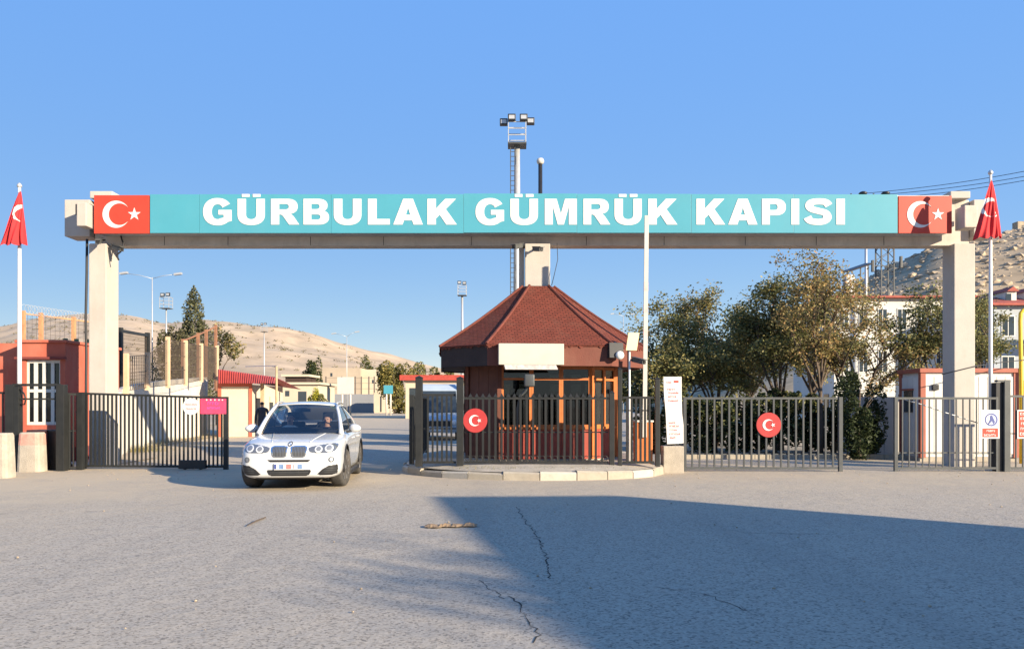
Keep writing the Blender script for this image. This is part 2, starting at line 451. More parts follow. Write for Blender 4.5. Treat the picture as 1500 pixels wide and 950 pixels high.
# raised island round the kiosk: crowned surface and separate kerb stones
def smooth_curve(pts, n):
    out = []
    for i in range(len(pts) - 1):
        p0, p1, p2, p3 = pts[max(i - 1, 0)], pts[i], pts[i + 1], pts[min(i + 2, len(pts) - 1)]
        for k in range(n):
            t = k / n
            out.append(tuple(0.5 * (2 * p1[c] + (p2[c] - p0[c]) * t + (2 * p0[c] - 5 * p1[c] + 4 * p2[c] - p3[c]) * t * t + (3 * p1[c] - p0[c] - 3 * p2[c] + p3[c]) * t ** 3) for c in range(2)))
    out.append(pts[-1]); return out
front = [(-2.55, 24.2), (-2.62, 21.5), (-2.60, 19.6), (-2.35, 18.6), (-1.75, 17.75), (-0.75, 17.1), (0.4, 16.85), (1.6, 16.95), (2.6, 17.4), (3.25, 18.1), (3.45, 18.9), (3.6, 21.5), (3.6, 24.2)]
curve = smooth_curve(front, 8)
ctr = Vector((0.55, 20.6))
isl = MB(); k = len(curve)
def inset(p, f): v = Vector(p) - ctr; return ctr + v * f
rings = [(0.975, 0.165), (0.93, 0.185), (0.82, 0.25), (0.5, 0.26)]
for fct, zz in rings:
    for p in curve:
        q = inset(p, fct); isl.v.append((q.x, q.y, zz + 0.015 * mnoise.noise(Vector((q.x * 1.5, q.y * 1.5, 0)))))
for r in range(len(rings) - 1):
    for i in range(k - 1):
        isl.f.append((r * k + i, r * k + i + 1, (r + 1) * k + i + 1, (r + 1) * k + i))
isl.f.append(tuple((len(rings) - 1) * k + i for i in range(k))); isl.mi = [0] * len(isl.f)
M_ISL = mat('island_screed', (0.40, 0.355, 0.29), 0.95, 0.2, 2.5, 0.6, 22, dirt=(0.27, 0.235, 0.17), dirt_amt=0.7)
island = tag(isl.build('pavement', M_ISL, smooth=True), 'raised concrete traffic island carrying the kiosk and its fence', 'pavement', kind='structure')
M_KERB = mat('kerb_stone_bare', (0.32, 0.285, 0.23), 0.9, 0.14, 6, 0.5, 40, dirt=(0.3, 0.25, 0.2), dirt_amt=0.6)
M_KERBW = mat('kerb_stone_whitened', (0.43, 0.395, 0.33), 0.85, 0.12, 6, 0.4, 40, dirt=(0.4, 0.34, 0.27), dirt_amt=0.7)
dist = [0.0]
for a, b in zip(curve, curve[1:]): dist.append(dist[-1] + (Vector(b) - Vector(a)).length)
def at_len(s):
    for i in range(1, k):
        if dist[i] >= s:
            t = (s - dist[i - 1]) / (dist[i] - dist[i - 1]); return Vector(curve[i - 1]).lerp(Vector(curve[i]), t)
    return Vector(curve[-1])
rn = random.Random(2); s0 = 0.0; idx = 0
while s0 < dist[-1] - 0.3:
    ln = rn.uniform(0.62, 0.78); a, b = at_len(s0 + 0.008), at_len(min(s0 + ln - 0.008, dist[-1]))
    d = (b - a).normalized(); n = Vector((d.y, -d.x))
    if n.dot((a + b) / 2 - ctr) < 0: n = -n
    tilt = rn.uniform(-0.03, 0.03); h = 0.160 + rn.uniform(-0.025, 0.015)
    kb = MB()
    ia, ib = a - n * 0.14, b - n * 0.14; oa, ob = a + n * 0.02, b + n * 0.02; ma, mb_ = a - n * 0.015, b - n * 0.015
    kb.add([(oa.x, oa.y, -0.01), (ob.x, ob.y, -0.01), (ob.x, ob.y, h - 0.035), (oa.x, oa.y, h - 0.035 + tilt), (ma.x, ma.y, h + tilt), (mb_.x, mb_.y, h), (ib.x, ib.y, h), (ia.x, ia.y, h + tilt), (ia.x, ia.y, -0.01), (ib.x, ib.y, -0.01)],
           [(0, 1, 2, 3), (3, 2, 5, 4), (4, 5, 6, 7), (7, 6, 9, 8), (0, 3, 4, 7, 8), (1, 9, 6, 5, 2), (0, 8, 9, 1)])
    kb.build('kerb_stone', M_KERBW if idx % 3 == 1 else M_KERB, island); s0 += ln; idx += 1
# tuft strip on the island
def grass(name, label, spots, n, h, seed, cols):
    rn = random.Random(seed); s = MB(); tint = []
    for _ in range(n):
        (cx, cy, cz, rx, ry) = rn.choice(spots)
        x, y = cx + rn.gauss(0, rx), cy + rn.gauss(0, ry); a = rn.uniform(0, 6.28); w = 0.006; hh = h * rn.uniform(0.4, 1.2); lx, ly = rn.gauss(0, 0.35) * hh, rn.gauss(0, 0.35) * hh
        dx, dy = math.cos(a) * w, math.sin(a) * w
        s.add([(x - dx, y - dy, cz), (x + dx, y + dy, cz), (x + lx, y + ly, cz + hh)], [(0, 1, 2)])
        tint.append(rn.choice(cols))
    o = s.build(name, M_LEAF, fix=False)
    ca = o.data.color_attributes.new('tint', 'FLOAT_COLOR', 'CORNER')
    for i, c in enumerate(tint):
        for q in range(3): ca.data[i * 3 + q].color = (*c, 1)
    tag(o, label, 'grass', kind='stuff')
grass('grass', 'thin dry grass growing on the kiosk island', [(0.2, 17.45, 0.19, 0.45, 0.1), (0.9, 17.5, 0.195, 0.5, 0.1), (-0.4, 17.7, 0.195, 0.3, 0.1)], 900, 0.06, 5, [(0.16, 0.16, 0.05), (0.28, 0.22, 0.1), (0.1, 0.12, 0.04)])
grass('grass', 'weeds growing along the foot of the white wall', [(-13.6, 28.5, 0.02, 0.3, 1.5), (-14.2, 33, 0.02, 0.3, 2.5), (-12.4, 27, 0.02, 0.5, 0.6)], 1800, 0.25, 6, [(0.13, 0.14, 0.05), (0.3, 0.24, 0.11), (0.2, 0.17, 0.07)])

# ================================================================== PORTAL
YB = 20.65                                   # front of the beam
portal = thing('gate_portal', 'cream concrete gate portal spanning the road above the kiosk', 'gateway', (0, 20.95, 0))
zb, zt = Z(357.5, YB), Z(287, YB)
p = MB(); p.bbox(X(130, YB), X(155.5, YB), YB, YB + 0.66, -0.05, zb + 0.02, 0.02)
p.build('column', M_CREAM, portal)
p = MB(); p.bbox(X(1398, YB), X(1428.5, YB), YB, YB + 0.58, -0.05, zb + 0.02, 0.02)
p.build('column', M_CREAM, portal)
p = MB(); p.bbox(X(769, YB), X(806, YB), YB + 0.02, YB + 0.56, 0.2, zb + 0.02, 0.02)
p.build('column', M_CREAM, portal)
p = MB(); p.bbox(X(760, YB), X(768, YB), YB + 0.25, YB + 0.5, 4.3, zb + 0.01, 0.01)
p.build('cable_duct', M_BEAM, portal)
b = MB(); b.bbox(X(133, YB), X(1426, YB), YB + 0.2, YB + 0.64, zb, zt - 0.05, 0.015)
beam = b.build('beam', M_BEAM, portal)
for s0, s1 in ((94, 131), (1427, 1460)):
    e = MB(); e.bbox(X(s0, YB), X(s1, YB), YB + 0.01, YB + 0.62, Z(346, YB), Z(292, YB), 0.02)
    e.build('beam_end', M_CREAM, portal)
for s0, s1 in ((132, 165), (1392, 1421)):
    e = MB(); e.bbox(X(s0, YB), X(s1, YB), YB - 0.02, YB + 0.5, zt - 0.06, Z(280, YB), 0.02)
    e.build('column_cap', M_CREAM, portal)
for px in (236, 330, 452, 560, 690, 860, 975, 1095, 1200, 1300):          # shutter joints under the beam edge
    j = MB(); j.box(X(px, YB) - 0.006, X(px, YB) + 0.006, YB + 0.196, YB + 0.21, zb + 0.01, zb + 0.25)
    j.build('joint', M_DARK, beam)

# --- lettering: outlines in a unit box
def sup(cx, cy, rx, ry, a0, a1, n=20, e=2.35):
    o = []
    for i in range(n + 1):
        a = R(a0 + (a1 - a0) * i / n); c, s = math.cos(a), math.sin(a)
        o.append((cx + rx * math.copysign(abs(c) ** (2 / e), c), cy + ry * math.copysign(abs(s) ** (2 / e), s)))
    return o
def glyph(ch):
    if ch == 'I': return [[(0, 0), (1, 0), (1, 1), (0, 1)]]
    if ch == 'L': return [[(0, 0), (1, 0), (1, .22), (.40, .22), (.40, 1), (0, 1)]]
    if ch == 'U':
        o = [(0, 1), (0, .40)] + sup(.5, .40, .5, .42, 180, 360)[1:-1] + [(1, .40), (1, 1), (.69, 1), (.69, .40)] + list(reversed(sup(.5, .40, .19, .19, 180, 360)))[1:-1] + [(.31, .40), (.31, 1)]
        return [o]
    if ch == 'K': return [[(0, 0), (.30, 0), (.30, .24), (.43, .38), (.66, 0), (1.03, 0), (.645, .60), (1.0, 1), (.62, 1), (.30, .62), (.30, 1), (0, 1)]]
    if ch == 'A': return [[(-.01, 0), (.31, 0), (.36, .165), (.64, .165), (.69, 0), (1.01, 0), (.67, 1), (.33, 1)], [(.425, .38), (.5, .66), (.575, .38)]]
    if ch == 'M': return [[(0, 0), (.25, 0), (.25, .70), (.405, 0), (.595, 0), (.75, .70), (.75, 0), (1, 0), (1, 1), (.63, 1), (.5, .42), (.37, 1), (0, 1)]]
    if ch == 'P':
        return [[(0, 0), (.33, 0), (.33, .36), (.56, .36)] + sup(.56, .68, .44, .32, 270, 450)[1:-1] + [(.56, 1), (0, 1)],
                list(reversed([(.33, .565), (.52, .565)] + sup(.52, .68, .135, .115, 270, 450)[1:-1] + [(.52, .795), (.33, .795)]))]
    if ch == 'R':
        return [[(0, 0), (.29, 0), (.29, .39), (.36, .39), (.42, .34), (.64, 0), (1.0, 0), (.80, .32), (.70, .425)] + sup(.58, .705, .36, .295, 290, 450)[1:-1] + [(.58, 1), (0, 1)],
                list(reversed([(.29, .59), (.50, .59)] + sup(.50, .695, .13, .105, 270, 450)[1:-1] + [(.50, .80), (.29, .80)]))]
    if ch == 'B':
        return [[(0, 0), (.58, 0)] + sup(.58, .285, .42, .285, 270, 430)[1:] + [(.80, .535)] + sup(.56, .745, .38, .255, 305, 450)[1:-1] + [(.56, 1), (0, 1)],
                list(reversed([(.31, .195), (.53, .195)] + sup(.53, .295, .135, .10, 270, 450)[1:-1] + [(.53, .395), (.31, .395)])),
                list(reversed([(.31, .60), (.50, .60)] + sup(.50, .70, .13, .10, 270, 450)[1:-1] + [(.50, .80), (.31, .80)]))]
    if ch == 'G':
        o = sup(.5, .5, .5, .53, 33, 322, 36, 2.2)
        inn = sup(.5, .5, .205, .285, 322, 33 + 0, 2, 2.2)
        inner = list(reversed(sup(.5, .5, .20, .29, 40, 300, 28, 2.2)))
        return [o[:-1] + [(.985, .14), (.985, .57), (.53, .57), (.53, .385), (.71, .385), (.71, .27)] + inner + [(.66, .655)]]
    if ch == 'S':
        ctrl = [(.91, .74), (.78, .87), (.5, .90), (.24, .86), (.16, .735), (.24, .61), (.5, .53), (.77, .45), (.85, .285), (.75, .15), (.5, .10), (.2, .145), (.08, .29)]
        c = smooth_curve(ctrl, 6); l, r_ = [], []
        for i, q in enumerate(c):
            d = (Vector(c[min(i + 1, len(c) - 1)]) - Vector(c[max(i - 1, 0)])).normalized(); n = Vector((-d.y * 0.165, d.x * 0.118)); v = Vector(q)
            l.append(tuple(v + n)); r_.append(tuple(v - n))
        return [l + list(reversed(r_))]

sign = thing('portal_sign', 'long turquoise sign reading GÜRBULAK GÜMRÜK KAPISI on the portal beam', 'sign', (0, 20.4, 5.0))
YS = 20.31
zs0, zs1 = Z(341, YS), Z(284.5, YS)
s = MB(); s.box(X(140, YS), X(1392, YS), YS + 0.05, YB + 0.197, zs0 + 0.02, zs1 - 0.02); s.build('sign_box', M_GALV, sign)
seams = [219.5, 292, 485, 679, 845, 1012.6, 1163, 1315]
rnp = random.Random(8)
for a, c in zip(seams, seams[1:]):
    dz = rnp.uniform(-0.006, 0.006); dy = rnp.uniform(0, 0.003)
    pl = MB(); pl.bbox(X(a, YS) + 0.0025, X(c, YS) - 0.0025, YS + dy, YS + 0.048, zs0 + dz, zs1 + dz + 0.012 * (1 - abs((a + c) / 2 - 750) / 600), 0.004)
    pl.build('sign_panel', M_TEAL, sign)
zc0, zc1 = Z(329, YS), Z(291.3, YS)
LET = [('G', 297.5, 340), ('Ü', 348, 388), ('R', 397, 438.5), ('B', 444.5, 482), ('U', 489, 529.5), ('L', 539, 571), ('A', 576.5, 619), ('K', 626, 668),
       ('G', 696.5, 739), ('Ü', 747.5, 788), ('M', 798, 845), ('R', 854.5, 894), ('Ü', 900, 940), ('K', 949.5, 991),
       ('K', 1020, 1061), ('A', 1067, 1109), ('P', 1116, 1151), ('I', 1159, 1170.5), ('S', 1179.5, 1217.5), ('I', 1225, 1237.5)]
for ch, a, c in LET:
    x0, x1 = X(a, YS), X(c, YS)
    t3 = lambda u, w, d: (x0 + u * (x1 - x0), YS - 0.008 + d, zc0 + w * (zc1 - zc0))
    m = MB()
    for_ = glyph('U' if ch == 'Ü' else ch)
    m.poly(for_, t3, 0.0079)
    if ch == 'Ü':
        for u0, u1 in ((.16, .44), (.56, .84)):
            m.poly([[(u0, 1.07), (u1, 1.07), (u1, 1.185), (u0, 1.185)]], t3, 0.0079)
    m.build('letter', M_SIGNW, sign)
def flag_panel(a, c, zlo, zhi):
    fp = MB(); fp.bbox(X(a, YS), X(c, YS), YS - 0.012, YS + 0.048, zlo, zhi, 0.004); o = fp.build('flag_panel', M_RED, sign)
    hgt = zhi - zlo; cx, cz = X(a, YS) + (X(c, YS) - X(a, YS)) * 0.405, (zlo + zhi) / 2
    cm = MB(); cm.poly([crescent_loop(cx, cz, hgt * 0.355)], lambda u, w, d: (u, YS - 0.022 + d, w), 0.0095); cm.build('crescent', M_SIGNW, o)
    sm = MB(); sm.poly([star_loop(cx + hgt * 0.475, cz, hgt * 0.175, 162)], lambda u, w, d: (u, YS - 0.022 + d, w), 0.0095); sm.build('star', M_SIGNW, o)
flag_panel(138, 218.5, Z(342, YS), Z(286, YS)); flag_panel(1316, 1394, Z(341.5, YS), Z(287, YS))
# spotlights on top of the sign
for px, lb in ((1265, 'small black spotlight on the sign farther from its right flag panel'), (1298, 'small black spotlight on the sign right beside its right flag panel')):
    t = thing('spotlight', lb, 'spotlight', (X(px, 20.35), 20.4, zs1 - 0.012), group='spotlights on the sign')
    m = MB(); x = X(px, 20.4); m.lathe([(0.02, 0), (0.08, 0.015), (0.11, 0.05), (0.07, 0.085), (0.02, 0.10)], (x, 20.43, zs1 + 0.005), 14); m.build('lamp_head', M_DARK, t, True)
    m = MB(); m.bar((x - 0.3, 20.43, zs1 + 0.0), (x + 0.02, 20.43, zs1 + 0.03), 0.018); m.bar((x - 0.3, 20.43, zs1 - 0.03), (x - 0.3, 20.43, zs1 + 0.05), 0.03); m.build('arm', M_DARK, t)
# floodlight bracket on the left end and grey box on the right end
t = thing('floodlight', 'cream floodlight housing on the left end of the portal beam', 'floodlight', (X(126, YB), YB, Z(310, YB)))
m = MB(); m.bbox(X(120, 20.3), X(134, 20.3), 20.05, 20.45, Z(334, 20.3), Z(300, 20.3), 0.02); m.build('housing', M_CREAM, t)
m = MB(); m.bar((X(127, YB), 20.43, Z(318, YB)), (X(127, YB), YB + 0.02, Z(318, YB)), 0.12, 0.12); m.build('bracket', M_DARK, t)
m = MB(); m.bbox(X(117.5, 20.3), X(121, 20.3), 20.07, 20.17, Z(318, 20.3), Z(302, 20.3), 0.01); m.build('lens_ring', M_DARK, t)
t = thing('floodlight', 'grey floodlight box on the right end of the portal beam', 'floodlight', (X(1414, YB), YB, Z(320, YB)))
m = MB(); m.bbox(X(1405, 20.3), X(1424, 20.3), 20.05, 20.5, Z(336, 20.3), Z(304, 20.3), 0.02); m.build('housing', M_BEAM, t)
m = MB(); m.bar((X(1414, YB), 20.45, Z(320, YB)), (X(1414, YB), YB + 0.02, Z(320, YB)), 0.12, 0.12); m.build('bracket', M_DARK, t)
# security cameras
def cctv(name, label, c, d, side):
    t = thing(name, label, 'camera', c); c = Vector(c); d = Vector(d).normalized(); u = Vector((0, 0, 1)); sx = d.cross(u).normalized()
    m = MB(); m.obox(c + d * 0.12, d * 0.17, sx * 0.055, Vector((0, 0, 0.05))); m.obox(c + d * 0.14 + u * 0.06, d * 0.2, sx * 0.065, Vector((0, 0, 0.008))); m.build('camera_body', M_GREYST, t)
    m = MB(); m.tube([c + d * 0.285, c + d * 0.31], 0.04, 12); m.build('lens', M_DARK, t)
    m = MB(); m.bar(c, c + Vector(side), 0.04); m.build('bracket', M_DARK, t)
cctv('security_camera', 'grey security camera under the beam by the left column', P(146, 352, 20.42), (0.35, -1, -0.35), (0, 0.25, 0.06))
cctv('security_camera', 'dark security camera on the inner corner of the left column', P(168, 362, 20.65), (0.9, -0.5, -0.3), (-0.14, 0.2, 0.1))
cctv('security_camera', 'grey security camera on the centre column above the kiosk roof', P(784, 365, 20.42), (0.6, -1, -0.2), (0, 0.26, 0.05))
cctv('security_camera', 'pale security camera on the cable duct of the centre column', P(762, 360, 20.55), (-0.7, -1, -0.3), (0.1, 0.32, 0.02))
# cables
M_CABLE = mat('black_cable', (0.025, 0.025, 0.028), 0.6, 0.1)
def cable(label, pts, r=0.02, m=None):
    c = MB(); c.tube(pts, r, 6); tag(c.build('cable', m or M_CABLE, smooth=True, base=pts[0]), label, 'cable')
cable('black cable running down the outer side of the left column', [P(127.5, 350, 20.69), P(127, 400, 20.69), P(125.5, 470, 20.69), P(126.5, 520, 20.69), P(126, 560, 20.69), P(126, 640, 20.69)], 0.035)
cable('black cable loop hanging under the beam beside the left column', [P(177, 346, 20.75), P(181, 358, 20.60), P(177, 368, 20.55), P(171, 374, 20.60), P(174, 381, 20.62)], 0.022)
cable('thin cable hanging beside the centre column', [P(816, 356, 20.60), P(817, 380, 20.57), P(812, 402, 20.57), P(808, 418, 20.63)], 0.008)
cable('thin black cable crossing the cream right column towards the cabin', [P(1380, 548, 20.57), P(1428, 536, 20.57), P(1470, 530, 21.0), P(1530, 524, 22.5)], 0.013)

# ================================================================== FLAGS
M_FLAG = mat('flag_cloth', (0.50, 0.022, 0.026), 0.8, 0.08, 5, 0.3, 60)
M_FLAGW = mat('flag_cloth_white', (0.62, 0.59, 0.57), 0.8, 0.03, 5)
M_POLE = mat('pale_pole_paint', (0.66, 0.64, 0.62), 0.4, 0.06, 3, dirt=(0.4, 0.35, 0.3), dirt_amt=0.4)
def flagpole(label, px, py0, py1, Y, r):
    t = thing('flagpole', label, 'flagpole', (X(px, Y), Y, 0))
    x, zt_ = X(px, Y), Z(py0, Y)
    m = MB(); m.tube([(x, Y, -0.02), (x, Y, zt_ * 0.5), (x, Y, zt_)], [r, r * 0.85, r * 0.6], 12); m.build('pole', M_POLE, t, True)
    m = MB(); m.lathe([(0.01, 0), (0.045, 0.02), (0.06, 0.06), (0.04, 0.10), (0.008, 0.13)], (x, Y, zt_ - 0.01), 12); m.build('finial', M_GALV, t, True)
    m = MB(); m.lathe([(r * 2.4, -0.01), (r * 2.4, 0.03), (r * 1.3, 0.06)], (x, Y, 0), 14); m.build('base_plate', M_GALV, t)
def flag(label, px, Y, top, bot, left, right, seed, fold, emb):
    """limp flag tied to a pole; left and right: how far in px the cloth spreads at its foot"""
    nu, nv = 120, 80; x0 = X(px, Y); z0, z1 = Z(top, Y), Z(bot, Y); k = Y / F; s = MB(); rn = random.Random(seed)
    for j in range(nv + 1):
        v = j / nv
        for i in range(nu + 1):
            u = i / nu
            sp = v ** 0.85
            Lx, Rx = left * k * sp, right * k * sp ** 0.8
            if u < fold:
                q = u / fold; xx = Rx * math.sin(q * math.pi / 2); yy = -0.05 - 0.10 * math.sin(q * math.pi) * sp
                drop = 0.10 * q
            else:
                q = (u - fold) / (1 - fold); xx = Rx - (Rx + Lx) * (q ** 1.15); yy = -0.05 - 0.16 * math.sin(q * math.pi * 0.9) * sp - 0.03 * q
                drop = 0.10 + 0.14 * q
            f = 0.035 * sp * math.sin(u * 13 + v * 3 + seed) + 0.025 * sp * math.sin(u * 31 - v * 5)
            zz = z0 + (z1 - z0) * (v * 0.97 + drop * v * 0.25) - 0.06 * abs(math.sin(u * 11)) * v
            s.v.append((x0 + xx + f * 0.3, Y + yy + f, zz))
    for j in range(nv):
        for i in range(nu):
            a = j * (nu + 1) + i; s.f.append((a, a + 1, a + nu + 2, a + nu + 1))
            if i / nu < fold: s.mi.append(0); continue
            x_, _, z_ = s.v[a]; (cpx, cpy, cr, ca) = emb; cr *= k; dx, dz = x_ - X(cpx, Y), z_ - Z(cpy, Y)
            du, dv = dx * math.cos(ca) + dz * math.sin(ca), -dx * math.sin(ca) + dz * math.cos(ca)
            inside = math.hypot(du, dv) < cr and math.hypot(du - .25 * cr, dv) > .8 * cr
            if not inside:
                rr = math.hypot(du - 1.15 * cr, dv); an = math.atan2(dv, du - 1.15 * cr)
                inside = rr < .24 * cr * (1 + 0.75 * math.cos(5 * (an - math.pi)))
            s.mi.append(1 if inside else 0)
    o = s.build('flag', [M_FLAG, M_FLAGW], smooth=True, fix=False, base=(x0, Y, z1))
    sm = o.modifiers.new('cloth_thickness', 'SOLIDIFY'); sm.thickness = 0.004
    tag(o, label, 'flag')
flagpole('white flagpole beside the red hut', 28.5, 275, 0, 19.4, 0.055)
flag('red crescent flag hanging limp from the flagpole by the red hut', 32, 19.4, 281, 357, 27, 10, 1, .16, (36, 313, 12.5, R(-50)))
flagpole('pale flagpole in front of the right column', 1451, 256, 0, 19.45, 0.05)
flag('red crescent flag hanging in front of the right end of the portal', 1450, 19.45, 264, 347, 29, 14, 4, .10, (1445, 305, 14, R(-40)))

# ================================================================== KIOSK
def shingle_mat():
    m = bpy.data.materials.new('roof_shingle'); m.use_nodes = True
    nt = m.node_tree; N = nt.nodes; L = nt.links; b = N['Principled BSDF']
    uv = N.new('ShaderNodeUVMap'); uv.uv_map = 'UVMap'
    bk = N.new('ShaderNodeTexBrick'); bk.inputs['Scale'].default_value = 1.0
    bk.inputs['Brick Width'].default_value = 0.13; bk.inputs['Row Height'].default_value = 0.08; bk.inputs['Mortar Size'].default_value = 0.008; bk.inputs['Mortar Smooth'].default_value = 0.3
    bk.inputs['Color1'].default_value = (0.165, 0.042, 0.027, 1); bk.inputs['Color2'].default_value = (0.125, 0.033, 0.022, 1); bk.inputs['Mortar'].default_value = (0.055, 0.017, 0.012, 1)
    L.new(uv.outputs[0], bk.inputs['Vector'])
    tc = N.new('ShaderNodeTexCoord'); nz = N.new('ShaderNodeTexNoise'); nz.inputs['Scale'].default_value = 2.2; nz.inputs['Detail'].default_value = 8; nz.inputs['Roughness'].default_value = 0.7
    L.new(tc.outputs['Object'], nz.inputs['Vector'])
    mr = N.new('ShaderNodeMapRange'); mr.inputs['From Min'].default_value = 0.5; mr.inputs['From Max'].default_value = 0.75; mr.inputs['To Max'].default_value = 0.55; L.new(nz.outputs['Fac'], mr.inputs['Value'])
    mx = N.new('ShaderNodeMix'); mx.data_type = 'RGBA'; L.new(mr.outputs[0], mx.inputs['Factor']); L.new(bk.outputs['Color'], mx.inputs['A']); mx.inputs['B'].default_value = (0.17, 0.075, 0.052, 1)
    L.new(mx.outputs['Result'], b.inputs['Base Color']); b.inputs['Roughness'].default_value = 0.9; b.inputs['Specular IOR Level'].default_value = 0.2
    bp = N.new('ShaderNodeBump'); bp.inputs['Strength'].default_value = 0.8; bp.inputs['Distance'].default_value = 0.012; L.new(bk.outputs['Fac'], bp.inputs['Height']); bp.invert = True
    L.new(bp.outputs[0], b.inputs['Normal'])
    return m
M_SHIN = shingle_mat()
M_RIDGE = mat('ridge_shingle', (0.13, 0.035, 0.024), 0.9, 0.25, 8, 0.5, 40)
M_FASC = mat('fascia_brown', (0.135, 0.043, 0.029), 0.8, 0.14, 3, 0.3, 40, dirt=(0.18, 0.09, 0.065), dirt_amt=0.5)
M_FASCD = mat('fascia_dark_brown', (0.035, 0.022, 0.02), 0.8, 0.25, 3, 0.3, 40)  # much darker brown for the fascia boards on the left side
M_ORANGE = mat('varnished_frame', (0.45, 0.135, 0.035), 0.5, 0.15, 6, 0.1, 60)
M_BROWN = mat('brown_boards', (0.115, 0.036, 0.022), 0.6, 0.25, 4, 0.2, 40)
M_REDP = mat('red_panel', (0.34, 0.058, 0.038), 0.55, 0.15, 3, dirt=(0.2, 0.07, 0.05), dirt_amt=0.5)
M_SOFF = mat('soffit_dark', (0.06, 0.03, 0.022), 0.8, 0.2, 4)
KC = (0.645, 20.95, 0.24)
kiosk = thing('guard_kiosk', 'octagonal brown guard kiosk with red shingle roof on the traffic island', 'kiosk', KC, R(5))
def octo(h, l, z): return [Vector(q) for q in ((-l, -h, z), (l, -h, z), (h, -l, z), (h, l, z), (l, h, z), (-l, h, z), (-h, l, z), (-h, -l, z))]
KZ = KC[2]
ez1, ez0, az = Z(505, 18.5) - KZ, Z(535.5, 18.5) - KZ, Z(419, 20.6) - KZ
HE, LE = 2.45, 1.42
eo, ap = octo(HE + 0.04, LE + 0.02, ez1 + 0.01), octo(0.40, 0.24, az)
for i in range(8):
    a, b_, c, d = eo[i], eo[(i + 1) % 8], ap[(i + 1) % 8], ap[i]
    m = MB(); th = Vector((0, 0, -0.03)); nseg = 10
    rows = []
    for q in range(nseg + 1):
        t = q / nseg; sag = Vector((0, 0, -0.06 * math.sin(math.pi * t)))       # a slight bell in the slope
        rows.append((a.lerp(d, t) + sag, b_.lerp(c, t) + sag))
    vs = [w for r_ in rows for w in r_] + [w + th for r_ in rows for w in r_]; n2 = 2 * (nseg + 1)
    fs = [(2 * q, 2 * q + 1, 2 * q + 3, 2 * q + 2) for q in range(nseg)] + [(n2 + 2 * q, n2 + 2 * q + 2, n2 + 2 * q + 3, n2 + 2 * q + 1) for q in range(nseg)] + [(0, n2, n2 + 1, 1)]
    m.add(vs, fs)
    me = m.mesh('roof_panel', M_SHIN)
    uvl = me.uv_layers.new(name='UVMap'); ex = (b_ - a).normalized(); mid = (a + b_) / 2; ey = ((c + d) / 2 - mid).normalized()
    for lp in me.loops:
        co = me.vertices[lp.vertex_index].co - mid; uvl.data[lp.index].uv = (co.dot(ex) + 10 + 0.03 * i, co.dot(ey) + 10)
    roof_part = link('roof_panel', me, kiosk)
    m = MB(); m.tube([(a.lerp(d, q / 6) + Vector((0, 0, 0.012 - 0.06 * math.sin(math.pi * q / 6)))) for q in range(7)], 0.035, 6); m.local('ridge_cap', M_RIDGE, kiosk)
    # fascia board with a wavy foot, scalloped shingle edge hanging over it
    fo, fi = octo(HE, LE, 0), octo(HE - 0.05, LE - 0.02, 0)
    a0, b0, a1, b1 = fo[i], fo[(i + 1) % 8], fi[i], fi[(i + 1) % 8]
    m = MB(); m.add([a0 + Vector((0, 0, ez0)), b0 + Vector((0, 0, ez0)), b0 + Vector((0, 0, ez1)), a0 + Vector((0, 0, ez1)), a1 + Vector((0, 0, ez0)), b1 + Vector((0, 0, ez0)), b1 + Vector((0, 0, ez1)), a1 + Vector((0, 0, ez1))],
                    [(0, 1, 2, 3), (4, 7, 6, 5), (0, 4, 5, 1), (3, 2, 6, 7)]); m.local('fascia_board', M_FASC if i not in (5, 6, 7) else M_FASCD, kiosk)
    e = (b0 - a0).normalized(); nrm = Vector((e.y, -e.x, 0)); ln = (b0 - a0).length; m = MB(); k0 = 0.0; rs = random.Random(i)
    while k0 < ln - 0.06:
        w = 0.115; hgt = rs.choice((0.05, 0.06, 0.07, 0.075, 0.02, 0.03)); cpt = a0 + e * (k0 + w / 2) + nrm * 0.012
        lp = [(-w / 2, 0.02), *[(w / 2 * math.cos(R(t)), hgt * math.sin(R(t))) for t in range(180, 361, 20)], (w / 2, 0.02)]
        m.poly([lp], lambda u, q, d_, c_=cpt: c_ + e * u + nrm * (0.012 - d_) + Vector((0, 0, ez1 + q)), 0.012); k0 += w
    m.local('scallop_edge', M_RIDGE, kiosk)
m = MB(); so = octo(HE - 0.06, LE - 0.03, ez0 + 0.03); m.add(so + [v + Vector((0, 0, 0.03)) for v in so], [tuple(reversed(range(8))), tuple(range(8, 16))] + [(i, (i + 1) % 8, 8 + (i + 1) % 8, 8 + i) for i in range(8)]); m.local('soffit', M_SOFF, kiosk)
